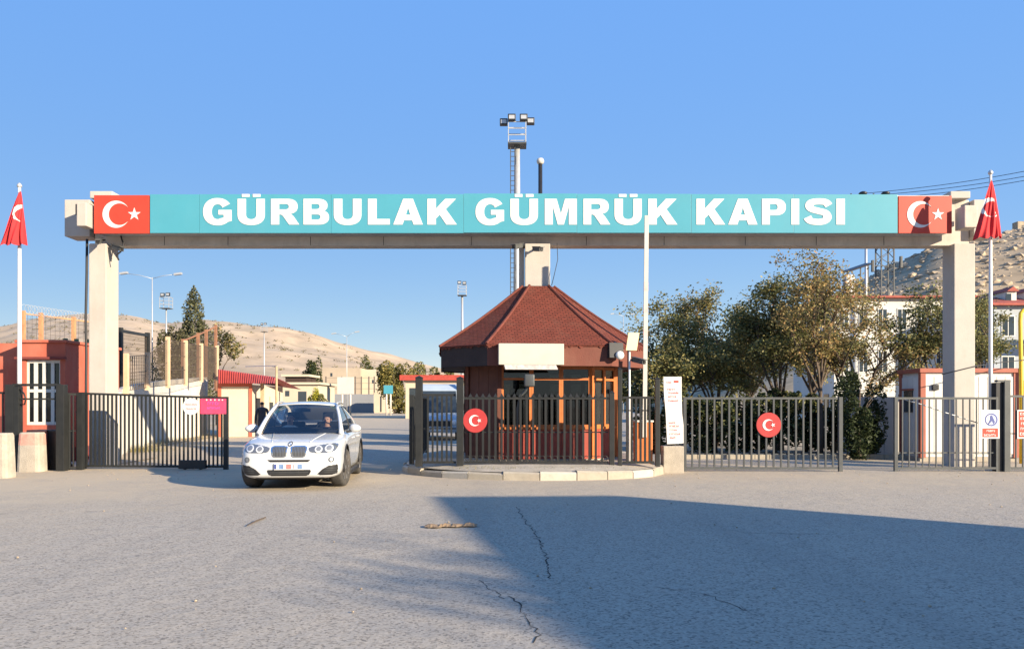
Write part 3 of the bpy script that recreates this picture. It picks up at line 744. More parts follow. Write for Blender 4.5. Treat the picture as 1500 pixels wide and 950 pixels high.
# walls
HW, LW = 1.82, 1.10
wo = octo(HW, LW, 0); wi = octo(HW - 0.08, LW - 0.035, 0)
zsill, ztran, ztop = 0.80, Z(555, 19.2) - KZ, ez0 + 0.03
up = lambda v, z: Vector((v.x, v.y, z))
m = MB(); m.add([up(v, -0.06) for v in octo(HW + 0.05, LW + 0.03, 0)] + [up(v, 0.05) for v in octo(HW + 0.05, LW + 0.03, 0)], [tuple(range(8)), tuple(range(8, 16))] + [(i, (i + 1) % 8, 8 + (i + 1) % 8, 8 + i) for i in range(8)]); m.local('plinth', M_CONC, kiosk)
for i in range(8):
    a, b_, c, d = wo[i], wo[(i + 1) % 8], wi[(i + 1) % 8], wi[i]
    e = (b_ - a).normalized(); ln = (b_ - a).length; inn = Vector((-e.y, e.x, 0)); def_bar = lambda mm, p0, p1, z0, z1, dep, o=0.0: mm.obox((a + e * (p0 + p1) / 2 + inn * (dep / 2 + o)) + Vector((0, 0, (z0 + z1) / 2)), e * (p1 - p0) / 2, inn * dep / 2, Vector((0, 0, (z1 - z0) / 2)))
    m = MB(); m.obox(a + Vector((0, 0, (0.05 + ztop) / 2)) + inn * 0.03, e * 0.05, inn * 0.05, Vector((0, 0, (ztop - 0.05) / 2))); m.local('corner_post', M_ORANGE if i in (1, 2, 3) else M_BROWN, kiosk)
    if i in (6, 7):                                                   # boarded facets
        nb = max(3, int(ln / 0.28))
        for q in range(nb):
            m = MB(); def_bar(m, 0.05 + (ln - 0.1) * q / nb + 0.004, 0.05 + (ln - 0.1) * (q + 1) / nb - 0.004, 0.05, ztop, 0.03, 0.02); m.local('wall_board', M_BROWN, kiosk)
        continue
    npn = 3 if ln > 1.8 else 2
    for q in range(npn * 2):
        m = MB(); def_bar(m, 0.05 + (ln - 0.1) * q / (npn * 2) + 0.006, 0.05 + (ln - 0.1) * (q + 1) / (npn * 2) - 0.006, 0.05, zsill - 0.06, 0.03, 0.02); m.local('lower_panel', M_REDP, kiosk)
    m = MB(); def_bar(m, 0.05, ln - 0.05, 0.05, zsill - 0.03, 0.02, 0.055); m.local('panel_backing', M_BROWN, kiosk)
    m = MB(); def_bar(m, -0.01, ln + 0.01, zsill - 0.055, zsill, 0.14, -0.03); m.local('sill', M_ORANGE, kiosk)
    for q in range(npn):
        p0, p1 = 0.05 + (ln - 0.1) * q / npn, 0.05 + (ln - 0.1) * (q + 1) / npn
        m = MB(); w = 0.05
        def_bar(m, p0 + 0.002, p0 + w, zsill, ztop - 0.003, 0.06, 0.012); def_bar(m, p1 - w, p1 - 0.002, zsill, ztop - 0.003, 0.06, 0.012)
        def_bar(m, p0 + w, p1 - w, zsill, zsill + w, 0.056, 0.014); def_bar(m, p0 + w, p1 - w, ztran - w / 2, ztran + w / 2, 0.056, 0.014); def_bar(m, p0 + w, p1 - w, ztop - 0.08, ztop - 0.005, 0.056, 0.014)
        fr = m.local('window_frame', M_ORANGE, kiosk)
        m = MB(); def_bar(m, p0 + w + 0.001, p1 - w - 0.001, zsill + w + 0.001, ztran - w / 2 - 0.001, 0.006, 0.04); m.local('pane', M_GLASS, fr)
        m = MB(); def_bar(m, p0 + w + 0.001, p1 - w - 0.001, ztran + w / 2 + 0.001, ztop - 0.081, 0.006, 0.04); m.local('pane', M_GLASS, fr)
# floor and ceiling inside
m = MB(); m.add([up(v, 0.055) for v in octo(HW - 0.1, LW - 0.05, 0)], [tuple(range(8))]); m.local('floor_slab', M_CONC, kiosk)
# things seen through the kiosk windows
M_DESK = mat('desk_veneer', (0.2, 0.1, 0.05), 0.5, 0.2, 4)
kmat = Matrix.Translation(KC) @ Matrix.Rotation(R(5), 4, 'Z')
t = thing('desk', 'wooden desk standing inside the guard kiosk', 'desk', kmat @ Vector((0.1, -1.1, 0.055)), R(5))
m = MB(); m.bbox(-0.9, 0.9, -0.3, 0.3, 0.70, 0.74, 0.008); m.local('desk_top', M_DESK, t)
for sx in (-0.86, 0.82):
    m = MB(); m.box(sx, sx + 0.04, -0.28, 0.28, 0, 0.70); m.local('side_panel', M_DESK, t)
t = thing('computer_monitor', 'dark computer monitor on the desk inside the kiosk', 'monitor', kmat @ Vector((0.35, -1.1, 0.796)), R(5))
m = MB(); m.bbox(-0.26, 0.26, -0.02, 0.02, 0.10, 0.43, 0.006); m.local('screen', M_DARK, t)
m = MB(); m.box(-0.03, 0.03, -0.01, 0.03, 0.02, 0.12); m.box(-0.12, 0.12, -0.09, 0.09, 0, 0.02); m.local('stand', M_DARK, t)
t = thing('water_bottle', 'pale water bottle on the desk inside the kiosk', 'bottle', kmat @ Vector((-0.35, -1.05, 0.796)), R(5))
m = MB(); m.lathe([(0.05, 0), (0.055, 0.02), (0.055, 0.2), (0.02, 0.28)], (0, 0, 0), 14); m.local('body', M_WHITE, t, True)
m = MB(); m.lathe([(0.022, 0.281), (0.022, 0.31)], (0, 0, 0), 12); m.local('cap', M_RED, t)
# white roller-awning box on the front fascia
M_AWN = mat('cream_awning_plastic', (0.46, 0.425, 0.36), 0.5, 0.05, 3)
aw = thing('awning_box', 'white roller awning box mounted on the kiosk fascia', 'awning', KC, R(5))
fx0, fx1, fyy = -1.18, 0.28, -HE
Zk = lambda py: Z(py, 18.25) - KZ
m = MB(); m.bbox(fx0, fx1, fyy - 0.26, fyy - 0.03, Zk(534), Zk(503), 0.012); m.local('front_panel', M_AWN, aw)
M_LIP = mat('worn_grey_plastic', (0.42, 0.38, 0.36), 0.6, 0.3, 14, dirt=(0.25, 0.2, 0.18), dirt_amt=0.6, dscale=8)
m = MB(); m.add([(fx0 + 0.12, fyy - 0.27, Zk(534) - 0.002), (fx1 - 0.18, fyy - 0.27, Zk(534) - 0.002), (fx1 - 0.14, fyy - 0.3, Zk(541)), (fx0 + 0.15, fyy - 0.3, Zk(541)), (fx0 + 0.12, fyy - 0.05, Zk(534) - 0.002), (fx1 - 0.18, fyy - 0.05, Zk(534) - 0.002), (fx1 - 0.14, fyy - 0.05, Zk(541)), (fx0 + 0.15, fyy - 0.05, Zk(541))],
              [(0, 1, 2, 3), (4, 7, 6, 5), (0, 3, 7, 4), (1, 5, 6, 2), (3, 2, 6, 7), (0, 4, 5, 1)]); m.local('lower_lip', M_LIP, aw)
# floodlight at the right corner of the fascia
t = thing('floodlight', 'black floodlight with white lens on the right corner of the kiosk eaves', 'floodlight', P(903, 515, 18.6))
m = MB(); c = P(901, 513, 18.6); m.obox(c, (0.16, 0.03, 0), (-0.02, 0.1, 0), (0, 0.03, 0.17)); m.build('housing', M_DARK, t)
m = MB(); c2 = P(908, 520, 18.47); m.lathe([(0.02, -0.05), (0.09, -0.04), (0.10, 0.02)], c2, 18, 'y'); m.build('lens', M_SIGNW, t, True)
m = MB(); m.bar(P(901, 505, 18.6), P(901, 502, 18.85), 0.04); m.build('bracket', M_DARK, t)
# pale board on a thin post to the right of the kiosk
t = thing('board_sign', 'blank cream board on a thin post beside the kiosk eaves', 'sign', (X(922, 18.7), 18.7, 0.2))
M_YEL = mat('cream_yellow_board', (0.72, 0.58, 0.33), 0.6, 0.06, 3)
m = MB(); c = P(926.5, 500, 18.62); m.obox(c, (0.125, 0.02, 0), (-0.003, 0.018, 0), (0.03, 0, 0.2)); m.build('board', M_YEL, t)
m = MB(); m.tube([(X(922, 18.7), 18.7, 0.2), P(922, 490, 18.7)], 0.025, 8); m.build('post', M_POLE, t, True)
cctv('security_camera', 'white security camera on the post of the cream board', P(930, 527, 18.7), (0.7, -0.9, -0.25), (-0.12, 0, 0))
# curved camera/lamp post in front of the kiosk windows
t = thing('intercom_post', 'grey bent post with a lamp head in front of the kiosk windows', 'post', (X(773, 18.0), 18.0, 0.24))
m = MB(); m.tube([(X(758, 18.0), 18.0, 0.22), P(758, 600, 18.0), P(762, 580, 18.0), P(770, 572, 17.9), P(774, 562, 17.85)], 0.03, 8); m.build('post', M_GREYST, t, True)
m = MB(); m.bbox(X(768, 17.85), X(783, 17.85), 17.72, 18.3, Z(566, 17.85), Z(548, 17.85), 0.03); m.build('lamp_head', M_GREYST, t, True)

# ================================================================== FENCES AND GATES
def bar_mesh(w, h, m, round_=False, finial=False):
    b = MB()
    if round_: b.tube([(0, 0, 0), (0, 0, h)], w / 2, 6)
    else: b.box(-w / 2, w / 2, -w / 2, w / 2, 0, h)
    if finial: b.add([(-w * .9, -w * .9, h), (w * .9, -w * .9, h), (w * .9, w * .9, h), (-w * .9, w * .9, h), (0, 0, h + 0.09)], [(0, 1, 4), (1, 2, 4), (2, 3, 4), (3, 0, 4), (0, 3, 2, 1)])
    return b.mesh('bar', m)
def railing(name, label, cat, a, b, zlo, zhi, n, m, post=(0.08, 0.08), rails=(0.0, 1.0), bw=0.028, mid=None, finial=False, group=None, skip_posts=False, rail_h=0.05):
    """a, b: ground points (x, y); zlo, zhi at both ends may be pairs"""
    zl = zlo if isinstance(zlo, tuple) else (zlo, zlo); zh = zhi if isinstance(zhi, tuple) else (zhi, zhi)
    A, B = Vector((*a, 0)), Vector((*b, 0)); t = thing(name, label, cat, (A.x, A.y, 0), group=group)
    d = (B - A); ang = math.atan2(d.y, d.x)
    zf = lambda f, q: (zl[0] + (zl[1] - zl[0]) * q) * (1 - f) + (zh[0] + (zh[1] - zh[0]) * q) * f
    for f in rails:
        r = MB(); r.bar(A + Vector((0, 0, zf(f, 0))), B + Vector((0, 0, zf(f, 1))), 0.045, rail_h); r.build('rail', m, t)
    if mid is not None:
        r = MB(); r.bar(A + Vector((0, 0.022, zf(mid, 0))), B + Vector((0, 0.022, zf(mid, 1))), 0.02, 0.025); r.build('rail', m, t)
    me = bar_mesh(bw, 1.0, m)
    fin = bar_mesh(bw, 0.001, m, finial=True)
    for i in range(n):
        q = (i + 1) / (n + 1); p = A.lerp(B, q); z0, z1 = zf(min(rails), q), zf(max(rails), q)
        z0 += rail_h / 2; z1 -= rail_h / 2
        o = link('bar', me, t, p - ORG[t.name] + Vector((0, 0, z0)), (0, 0, ang)); o.scale = (1, 1, z1 - z0)
        if finial:
            link('finial', fin, t, p - ORG[t.name] + Vector((0, 0, z1 + rail_h)), (0, 0, ang))
    if not skip_posts:
        for p, q in ((A, 0), (B, 1)):
            r = MB(); w = post[q] / 2; r.box(p.x - w, p.x + w, p.y - w, p.y + w, min(0.0, zf(0, q) - 0.1) if zl[0] < 0.2 else zl[0] - 0.08, zf(1, q) + 0.03); r.build('post', m, t)
    return t
M_DISC = mat('disc_red', (0.36, 0.032, 0.032), 0.5, 0.12, 6, dirt=(0.30, 0.05, 0.045), dirt_amt=0.5)
def red_disc(label, px, py, Y, r, parts=1):
    c = P(px, py, Y); t = thing('disc_sign', label, 'sign', c)
    m = MB(); m.lathe([(r - 0.004, -0.008), (r, -0.004), (r, 0.006), (r - 0.003, 0.008)], c, 44, 'y'); m.build('disc', M_DISC, t)
    m = MB(); m.poly([crescent_loop(c.x - r * 0.04, c.z, r * 0.46)], lambda u, w, d: (u, Y - 0.016 + d, w), 0.0075); m.build('crescent', M_SIGNW, t)
    m = MB(); m.poly([star_loop(c.x + r * 0.34, c.z, r * 0.2, 180)], lambda u, w, d: (u, Y - 0.016 + d, w), 0.0075); m.build('star', M_SIGNW, t)
def print_lines(t, x0, x1, y, rows, m, seed, name='lettering'):
    """illegible rows of small print: rows = [(z, height)]"""
    rn = random.Random(seed); s = MB()
    for z, h in rows:
        x = x0 + rn.uniform(0, (x1 - x0) * 0.1)
        end = x1 - rn.uniform(0, (x1 - x0) * 0.15)
        while x < end:
            w = h * rn.uniform(0.45, 0.8); hh = h * rn.uniform(0.8, 1.0)
            s.box(x, x + w * 0.34, y - 0.002, y, z, z + hh)
            k = rn.random()
            if k < 0.7: s.box(x + w * 0.34, x + w, y - 0.002, y, z + hh * 0.78, z + hh)
            if k > 0.25: s.box(x + w * 0.34, x + w, y - 0.002, y, z, z + hh * 0.2)
            if k > 0.5: s.box(x + w * 0.7, x + w, y - 0.002, y, z + hh * 0.2, z + hh * 0.78)
            x += w * 1.35
    s.build(name, m, t)

# --- fence round the kiosk island (three panels between heavy posts)
YF = 17.95; zi = 0.24
zf_top = Z(579.5, YF)
def island_post(px, w, top, Y=YF):
    t = thing('fence_post', {614: 'heavy black post at the left end of the kiosk fence', 674: 'heavy black post beside the red crescent disc of the kiosk fence', 896: 'black post at the right corner of the kiosk front fence', 908: 'slim dark post between kiosk front fence and its short right panel', 963: 'dark post of the kiosk fence beside the leaning white notice'}[px], 'post', (X(px, Y), Y, zi - 0.02))
    m = MB(); x = X(px, Y); m.bbox(x - w / 2, x + w / 2, Y - w / 2, Y + w / 2, zi - 0.03, Z(top, Y), 0.006); m.build('shaft', M_BLACK, t)
    m = MB(); m.add([(x - w * .6, Y - w * .6, Z(top, Y) + 0.001), (x + w * .6, Y - w * .6, Z(top, Y) + 0.001), (x + w * .6, Y + w * .6, Z(top, Y) + 0.001), (x - w * .6, Y + w * .6, Z(top, Y) + 0.001), (x, Y, Z(top, Y) + 0.05)], [(0, 3, 2, 1), (0, 1, 4), (1, 2, 4), (2, 3, 4), (3, 0, 4)]); m.build('cap', M_BLACK, t)
for px, w, top in ((614, 0.15, 553), (674, 0.15, 554), (896, 0.11, 575), (908, 0.09, 541), (963, 0.10, 555)): island_post(px, w, top)
railing('fence', 'short black bar fence panel left of the red disc at the kiosk', 'fence', (X(620, YF), YF), (X(668, YF), YF), zi + 0.06, zf_top + 0.02, 6, M_BLACK, mid=0.5, finial=False, skip_posts=True, bw=0.04)
railing('fence', 'long black bar fence with small spear tips in front of the kiosk', 'fence', (X(680, YF), YF), (X(891, YF), YF), zi + 0.06, Z(583, YF), 22, M_BLACK, mid=0.47, finial=True, skip_posts=True, bw=0.048)
railing('fence', 'short black bar fence panel right of the kiosk by the leaning notice', 'fence', (X(912, YF), YF), (X(958, YF), YF), zi + 0.06, Z(582, YF), 6, M_BLACK, mid=0.8, skip_posts=True, bw=0.045)
railing('fence', 'black side fence running back from the left end of the kiosk fence', 'fence', (X(603, 18.6), 18.6), (X(604, 18.6) - 0.15, 23.2), zi + 0.05, zf_top, 18, M_BLACK, post=(0.10, 0.10))
# decorative rings at the foot of the front fence
rg = thing('scroll_band', 'row of small iron rings along the foot of the kiosk fence', 'ironwork', (X(786, YF), YF - 0.02, zi + 0.08))
tor = MB(); rr = 0.052
tor.tube([(rr * math.cos(R(a)), 0, rr * math.sin(R(a))) for a in range(0, 361, 30)], 0.008, 5, cap=False); tme = tor.mesh('ring', M_BLACK)
for i in range(23):
    link('ring', tme, rg, Vector((X(684.6 + i * 9.17, YF), YF - 0.02, zi + 0.15)) - ORG[rg.name])
red_disc('red crescent disc on the black kiosk fence', 696, 615.5, YF - 0.045, 0.265)

# --- left sliding gate
YL = 19.8
railing('sliding_gate', 'black bar gate left of the road pushed open beside the left column', 'gate', (X(121, YL), YL), (X(331, YL), YL), (Z(685, YL) + 0.05, Z(686, YL) + 0.05), (Z(576, YL), Z(582.5, YL)), 33, M_BLACK, post=(0.13, 0.10), bw=0.036, mid=None)
t = thing('gate_wheel_box', 'dark wheel housing under the right end of the left gate', 'wheel box', (X(285, 19.7), 19.7, 0))
m = MB(); m.bbox(X(265, YL), X(304, YL), YL - 0.16, YL - 0.03, 0.025, Z(673, YL), 0.01); m.build('housing', M_DARK, t)
for px in (273, 296):
    m = MB(); m.lathe([(0.055, -0.02), (0.06, 0), (0.06, 0.03)], (X(px, YL), YL - 0.09, 0.06), 14, 'y'); m.build('wheel', M_GREYST, t)
t = thing('round_sign', 'white round notice with faint red print on the left gate', 'sign', P(280, 595, YL - 0.04))
c = P(280, 595, YL - 0.04); m = MB(); m.lathe([(0.2, -0.006), (0.202, 0.006)], c, 36, 'y'); m.build('disc', M_SIGNW, t)
print_lines(t, c.x - 0.14, c.x + 0.14, c.y - 0.0065, [(c.z + 0.03, 0.05), (c.z - 0.08, 0.05)], M_TEXTR, 3)
M_PINK = mat('pink_banner', (0.60, 0.055, 0.125), 0.55, 0.18, 5)
M_PURP = mat('purple_print', (0.30, 0.08, 0.32), 0.55, 0.2, 9)
t = thing('banner', 'pink banner with violet print tied to the left gate', 'banner', P(312, 594, YL - 0.04))
c0, c1 = P(293.5, 606, YL - 0.045), P(331.5, 583.5, YL - 0.045); m = MB(); m.bbox(c0.x, c1.x, YL - 0.052, YL - 0.042, c0.z, c1.z, 0.003); m.build('cloth', M_PINK, t)
print_lines(t, c0.x + 0.16, c1.x - 0.14, YL - 0.0525, [(c0.z + 0.22, 0.075), (c0.z + 0.12, 0.06)], M_PURP, 9)
for px in (304, 310, 316, 322, 327):
    m = MB(); m.lathe([(0.018, 0), (0.018, 0.004)], (X(px, YL), YL - 0.057, c1.z - 0.03), 10, 'y'); m.build('eyelet', M_SIGNW, t)
# small pedestrian frame left of the gate
t = thing('wicket_frame', 'black steel wicket frame in front of the red hut window', 'gate', (X(55, 19.3), 19.3, 0))
for px, w in ((17, 0.20), (27, 0.12), (91, 0.19)):
    x = X(px, 19.3); m = MB(); m.bbox(x - w / 2, x + w / 2, 19.2, 19.38, -0.01, Z(563 if px != 27 else 566, 19.3), 0.008); m.build('post', M_BLACK, t)
for py, h in ((563.5, 0.06), (584, 0.04)):
    m = MB(); m.bar((X(19, 19.3), 19.29, Z(py, 19.3)), (X(89, 19.3), 19.29, Z(py, 19.3)), 0.05, h); m.build('rail', M_BLACK, t)
m = MB(); m.tube([P(29, 570, 19.25), P(35, 576, 19.22), P(38, 584, 19.22), P(36, 592, 19.25), P(30, 592, 19.25)], 0.018, 6); m.build('latch_bow', M_BLACK, t, True)
railing('fence', 'short black fence between the wicket frame and the left gate', 'fence', (X(97, 19.5), 19.5), (X(118, 19.6), 19.6), 0.06, Z(577, 19.5), 3, M_BLACK, post=(0.12, 0.12), mid=0.5)
railing('fence', 'black railing leading off beyond the wicket frame past the red hut', 'fence', (X(-60, 19.3), 19.3), (X(11, 19.3), 19.3), 0.06, Z(575, 19.3), 9, M_BLACK, post=(0.1, 0.04))
# dark bins behind the frame
M_BIN = mat('dark_maroon_plastic', (0.045, 0.02, 0.024), 0.4, 0.2, 5)
for px, lab, cl in ((65, 'dark maroon bin with its lid closed behind the wicket frame', 0.5), (80, 'narrow black bin beside the maroon bin behind the wicket frame', 0.34)):
    Yb = 19.75; x = X(px, Yb); w = cl / 2; t = thing('waste_bin', lab, 'bin', (x, Yb, 0)); mm = M_BIN if cl > 0.4 else M_DARK
    if cl < 0.4: x += 0.14
    m = MB(); m.add([(x - w * .85, Yb - .2, 0), (x + w * .85, Yb - .2, 0), (x + w * .85, Yb + .2, 0), (x - w * .85, Yb + .2, 0), (x - w, Yb - .25, .9), (x + w, Yb - .25, .9), (x + w, Yb + .25, .9), (x - w, Yb + .25, .9)], [(0, 3, 2, 1), (4, 5, 6, 7), (0, 1, 5, 4), (1, 2, 6, 5), (2, 3, 7, 6), (3, 0, 4, 7)]); m.build('body', mm, t)
    m = MB(); m.bbox(x - w - .02, x + w + .02, Yb - .28, Yb + .27, .902, .96, .015); m.build('lid', mm, t)
    for sx in (-1, 1):
        m = MB(); m.lathe([(.06, -.02), (.06, .02)], (x + sx * w * .8, Yb + .24, .06), 12, 'x'); m.build('wheel', M_DARK, t)

# --- right sliding gate, second leaf, posts
YR = 19.2
zr0, zr1 = 0.075, Z(583, YR)
railing('sliding_gate', 'grey bar gate with a red crescent disc between leaning notice and gap', 'gate', (X(1003, YR), YR), (X(1231, YR), YR), zr0, zr1, 20, M_GREYST, post=(0.07, 0.085), bw=0.038, mid=0.2)
red_disc('red crescent disc on the grey sliding gate', 1126, 622, YR - 0.05, 0.29)
railing('gate_leaf', 'grey bar gate leaf with a white and red warning notice', 'gate', (X(1312, YR), YR), (X(1460, YR), YR), zr0, zr1, 14, M_GREYST, post=(0.075, 0.05), bw=0.026, mid=0.22)
cable('thin steel cable slung diagonally behind the right gate leaf', [P(1322, 584, YR + 0.08), P(1350, 592, YR + 0.08), P(1385, 604, YR + 0.08), P(1432, 619, YR + 0.08)], 0.014, M_GALV)
t = thing('gate_post', 'tall black gate post right of the white warning notice', 'post', (X(1467, YR), YR, 0))
m = MB(); x = X(1463, YR); m.bbox(x - .075, x + .075, YR - .02, YR + .16, -.02, Z(560, YR), .008); m.build('shaft', M_DARK, t)
m = MB(); x = X(1473, YR); m.bbox(x - .07, x + .07, YR - .08, YR + .08, -.02, Z(558, YR), .008); m.build('shaft', M_GREYST, t)
m = MB(); m.bar((X(1459, YR), YR, Z(559, YR) + .02), (X(1478, YR), YR, Z(559, YR) + .02), .14, .05); m.build('cap', M_GREYST, t)
railing('fence', 'grey bar fence running on to the right of the tall gate post', 'fence', (X(1478, YR), YR), (X(1640, YR), YR), zr0, Z(580, YR), 15, M_GREYST, post=(0.05, 0.08), mid=0.48)
# warning notice: half blue pictogram above a red field
M_BLUE = mat('print_blue', (0.06, 0.08, 0.24), 0.5, 0.1, 5)
M_NIGHT = mat('print_pale_blue', (0.42, 0.45, 0.58), 0.5, 0.05, 5)
def notice(label, a, b, c, d, fields):
    Y = YR - 0.04; x0, x1, z0, z1 = X(a, Y), X(b, Y), Z(d, Y), Z(c, Y)
    t = thing('warning_sign', label, 'sign', ((x0 + x1) / 2, Y, z0)); m = MB(); m.bbox(x0, x1, Y - .006, Y + .006, z0, z1, .003); m.build('plate', M_SIGNW, t)
    fields(t, x0, x1, z0, z1, Y - .0061)
def f1(t, x0, x1, z0, z1, y):
    w, h = x1 - x0, z1 - z0; cx, cz = x0 + w * .55, z0 + h * .66
    m = MB(); m.box(x0 + w * .55, x1 - w * .06, y - .001, y, z0 + h * .38, z1 - h * .03); m.build('blue_field', M_NIGHT, t)
    m = MB(); m.poly([circle(cx, cz, w * .34, 36), list(reversed(circle(cx, cz, w * .275, 36)))], lambda u, q, d: (u, y - .003 + d, q), .0018); m.build('ring', M_BLUE, t)
    m = MB(); m.poly([[(cx - .03, cz + h * .13), (cx + .02, cz + h * .16), (cx + .05, cz + h * .05), (cx + .09, cz - h * .08), (cx + .05, cz - h * .16), (cx + .02, cz - h * .04), (cx - .05, cz - h * .16), (cx - .08, cz - h * .15), (cx - .03, cz)]], lambda u, q, d: (u, y - .003 + d, q), .0018); m.build('figure', M_BLUE, t)
    m = MB(); m.box(x0 + w * .08, x1 - w * .08, y - .001, y, z0 + h * .05, z0 + h * .36); m.build('red_field', M_RED, t)
    print_lines(t, x0 + w * .3, x1 - w * .3, y - .0012, [(z0 + h * .24, h * .075)], M_SIGNW, 4); print_lines(t, x0 + w * .12, x1 - w * .12, y - .0012, [(z0 + h * .09, h * .08)], M_SIGNW, 5)
notice('white warning notice with a ring pictogram above a red field', 1436.5, 1464, 600, 642, f1)
def f2(t, x0, x1, z0, z1, y):
    w, h = x1 - x0, z1 - z0
    m = MB(); m.box(x0 + w * .06, x1 - w * .06, y - .001, y, z0 + h * .05, z1 - h * .04); m.build('red_field', M_RED, t)
    print_lines(t, x0 + w * .12, x1 - w * .12, y - .0012, [(z0 + h * q, h * .1) for q in (.12, .3, .48, .66, .82)], M_SIGNW, 14)
notice('red notice with rows of white print right of the tall gate post', 1490, 1519, 600, 642, f2)

# --- leaning white notice on its concrete block
Yn = 18.9
t = thing('notice_block', 'bare concrete block under the leaning white notice', 'block', (X(985, Yn), Yn, 0))
m = MB(); m.bbox(X(970, Yn), X(999.5, Yn), Yn - .18, Yn + .2, -.02, Z(652.5, Yn), .015); m.build('block', M_CONC, t)
t = thing('notice_board', 'tall white notice with red print leaning on a concrete block', 'sign', (X(987, Yn), Yn, Z(652, Yn)))
m = MB(); q0, q1, q2, q3 = P(977, 650, Yn), P(1001, 648.5, Yn), P(998.5, 551.5, Yn), P(972, 551.5, Yn); qm0, qm1 = P(975, 605, Yn), P(999, 605, Yn)
outl = [(q.x, q.z) for q in (q0, P(989, 649.5, Yn), q1, P(1001, 622, Yn), qm1, P(998.5, 575, Yn), q2, q3, P(972.5, 575, Yn), qm0)]
m.poly([outl], lambda u, w, d: (u, Yn - .03 + d + 0.02 * (w - q0.z), w), .02); m.build('board', M_SIGNW, t)
rows = lambda pys, h: [(Z(py, Yn), h) for py in pys]
for i, (py, xa, xb, mm) in enumerate(((561, 976, 983, M_TEXTR), (571.5, 977, 989, M_TEXTR), (576.5, 977.5, 993, M_TEXTR), (582, 977.5, 991, M_TEXTR), (588, 978, 994, M_TEXTR), (620, 979, 991, M_TEXTR), (625, 979, 994, M_TEXTR), (630.5, 980, 992, M_TEXTR), (636.5, 980, 995, M_TEXTR), (642, 980.5, 989, M_TEXTR))):
    print_lines(t, X(xa, Yn), X(xb, Yn), Yn - .0325 + 0.02 * (Z(py, Yn) - q0.z), rows([py], .045), mm, 20 + i)
m = MB(); zz = Z(560, Yn); yy = Yn - .0325 + .02 * (zz - q0.z); m.box(X(987, Yn), X(994, Yn), yy - .002, yy, zz, zz + .045); m.build('red_emblem', M_RED, t)
# raised boom barrier
Yq = 18.9
t = thing('boom_barrier', 'white boom barrier raised upright beside the kiosk', 'barrier', (X(945, Yq), Yq, 0.15))
M_BOOMR = mat('boom_red', (0.60, 0.42, 0.38), 0.5, 0.2, 6)
b0, b1 = P(944, 640, Yq), P(947.3, 316, Yq)
m = MB(); m.bar(b0, b1, .095, .06); m.build('arm', M_WHITE, t)
for f0, f1_ in ((.56, .60), (.66, .70), (.46, .49)):
    m = MB(); m.bar(b0.lerp(b1, f0), b0.lerp(b1, f1_), .098, .063); m.build('red_band', M_BOOMR, t)
m = MB(); m.bbox(X(944, Yq) - .2, X(944, Yq) + .2, Yq + .04, Yq + .42, .12, 1.15, .02); m.build('cabinet', M_ORANGE, t)
m = MB(); m.bbox(X(944, Yq) - .22, X(944, Yq) + .22, Yq + .02, Yq + .44, 1.152, 1.2, .015); m.build('lid', M_WHITE, t)
# concrete blocks on the left
M_BLKR = mat('faded_red_band', (0.50, 0.26, 0.21), 0.9, 0.2, 6, 0.4, 40, dirt=(0.5, 0.44, 0.37), dirt_amt=0.7, dscale=4)
def bollard(label, px0, px1, py0, py1, band):
    Yb = GY(py1) + .2; x0, x1 = X(px0, Yb - .2), X(px1, Yb - .2); h = Z(py0, Yb - .15); t = thing('concrete_block', label, 'block', ((x0 + x1) / 2, Yb, 0), group=None)
    cx, w = (x0 + x1) / 2, (x1 - x0) / 2
    def fr(za, zb, mm, nm):
        m = MB(); n = 16; vs = []
        for z in (za, zb):
            f = 1 - .14 * z / h if z < h * .97 else .78
            for k in range(n):
                a = 2 * math.pi * k / n; c, s = math.cos(a), math.sin(a); e = .45
                vs.append((cx + w * f * math.copysign(abs(c) ** e, c) * (1 + .03 * mnoise.noise(Vector((c * 2, s * 2, z * 4)))), Yb + .22 * f * math.copysign(abs(s) ** e, s), z))
        m.add(vs, [tuple(reversed(range(n))), tuple(range(n, 2 * n))] + [(k, (k + 1) % n, n + (k + 1) % n, n + k) for k in range(n)]); m.build(nm, mm, t)
    if band:
        fr(-.02, h * .68, M_CONC, 'lower_body'); fr(h * .681, h * .96, M_BLKR, 'red_band'); fr(h * .961, h, M_CONC, 'top')
    else: fr(-.02, h * .95, M_CONC, 'body'); fr(h * .951, h, M_CONC, 'top')
bollard('concrete block with a faded red band before the wicket frame', 22, 58, 633, 691, True)
bollard('plain pale concrete block left of the red banded block', -26, 10, 634, 700, False)

# ================================================================== CAR
M_PAINT = mat('white_car_paint', (0.53, 0.535, 0.54), 0.25, 0.015, 2, spec=0.5, coat=0.8, dirt=(0.55, 0.52, 0.47), dirt_amt=0.25)
M_TYRE = mat('tyre_rubber', (0.05, 0.047, 0.044), 0.9, 0.3, 12, 0.3, 60, dirt=(0.25, 0.21, 0.17), dirt_amt=0.6, dscale=5)
M_RIM = mat('alloy_rim', (0.30, 0.30, 0.31), 0.35, 0.1, 5, metal=0.7)
M_PLAST = mat('black_plastic', (0.018, 0.018, 0.02), 0.5, 0.2, 8)
M_CHROME = mat('chrome_trim', (0.75, 0.76, 0.78), 0.15, 0.05, 5, metal=1.0)
M_SLAT = mat('grille_slat', (0.30, 0.30, 0.31), 0.3, 0.1, 5, metal=0.8)
M_LAMPH = mat('headlamp_housing', (0.13, 0.14, 0.16), 0.15, 0.15, 6, metal=0.3, coat=1.0)
M_LAMPB = mat('lamp_bright', (0.62, 0.63, 0.65), 0.15, 0.03, 5, coat=1.0)
M_LAMPD = mat('lamp_dark', (0.16, 0.17, 0.19), 0.1, 0.1, 5, coat=1.0)
M_CGLASS = glass_mat('car_glass', (0.74, 0.78, 0.80), 0.02, 0.02)
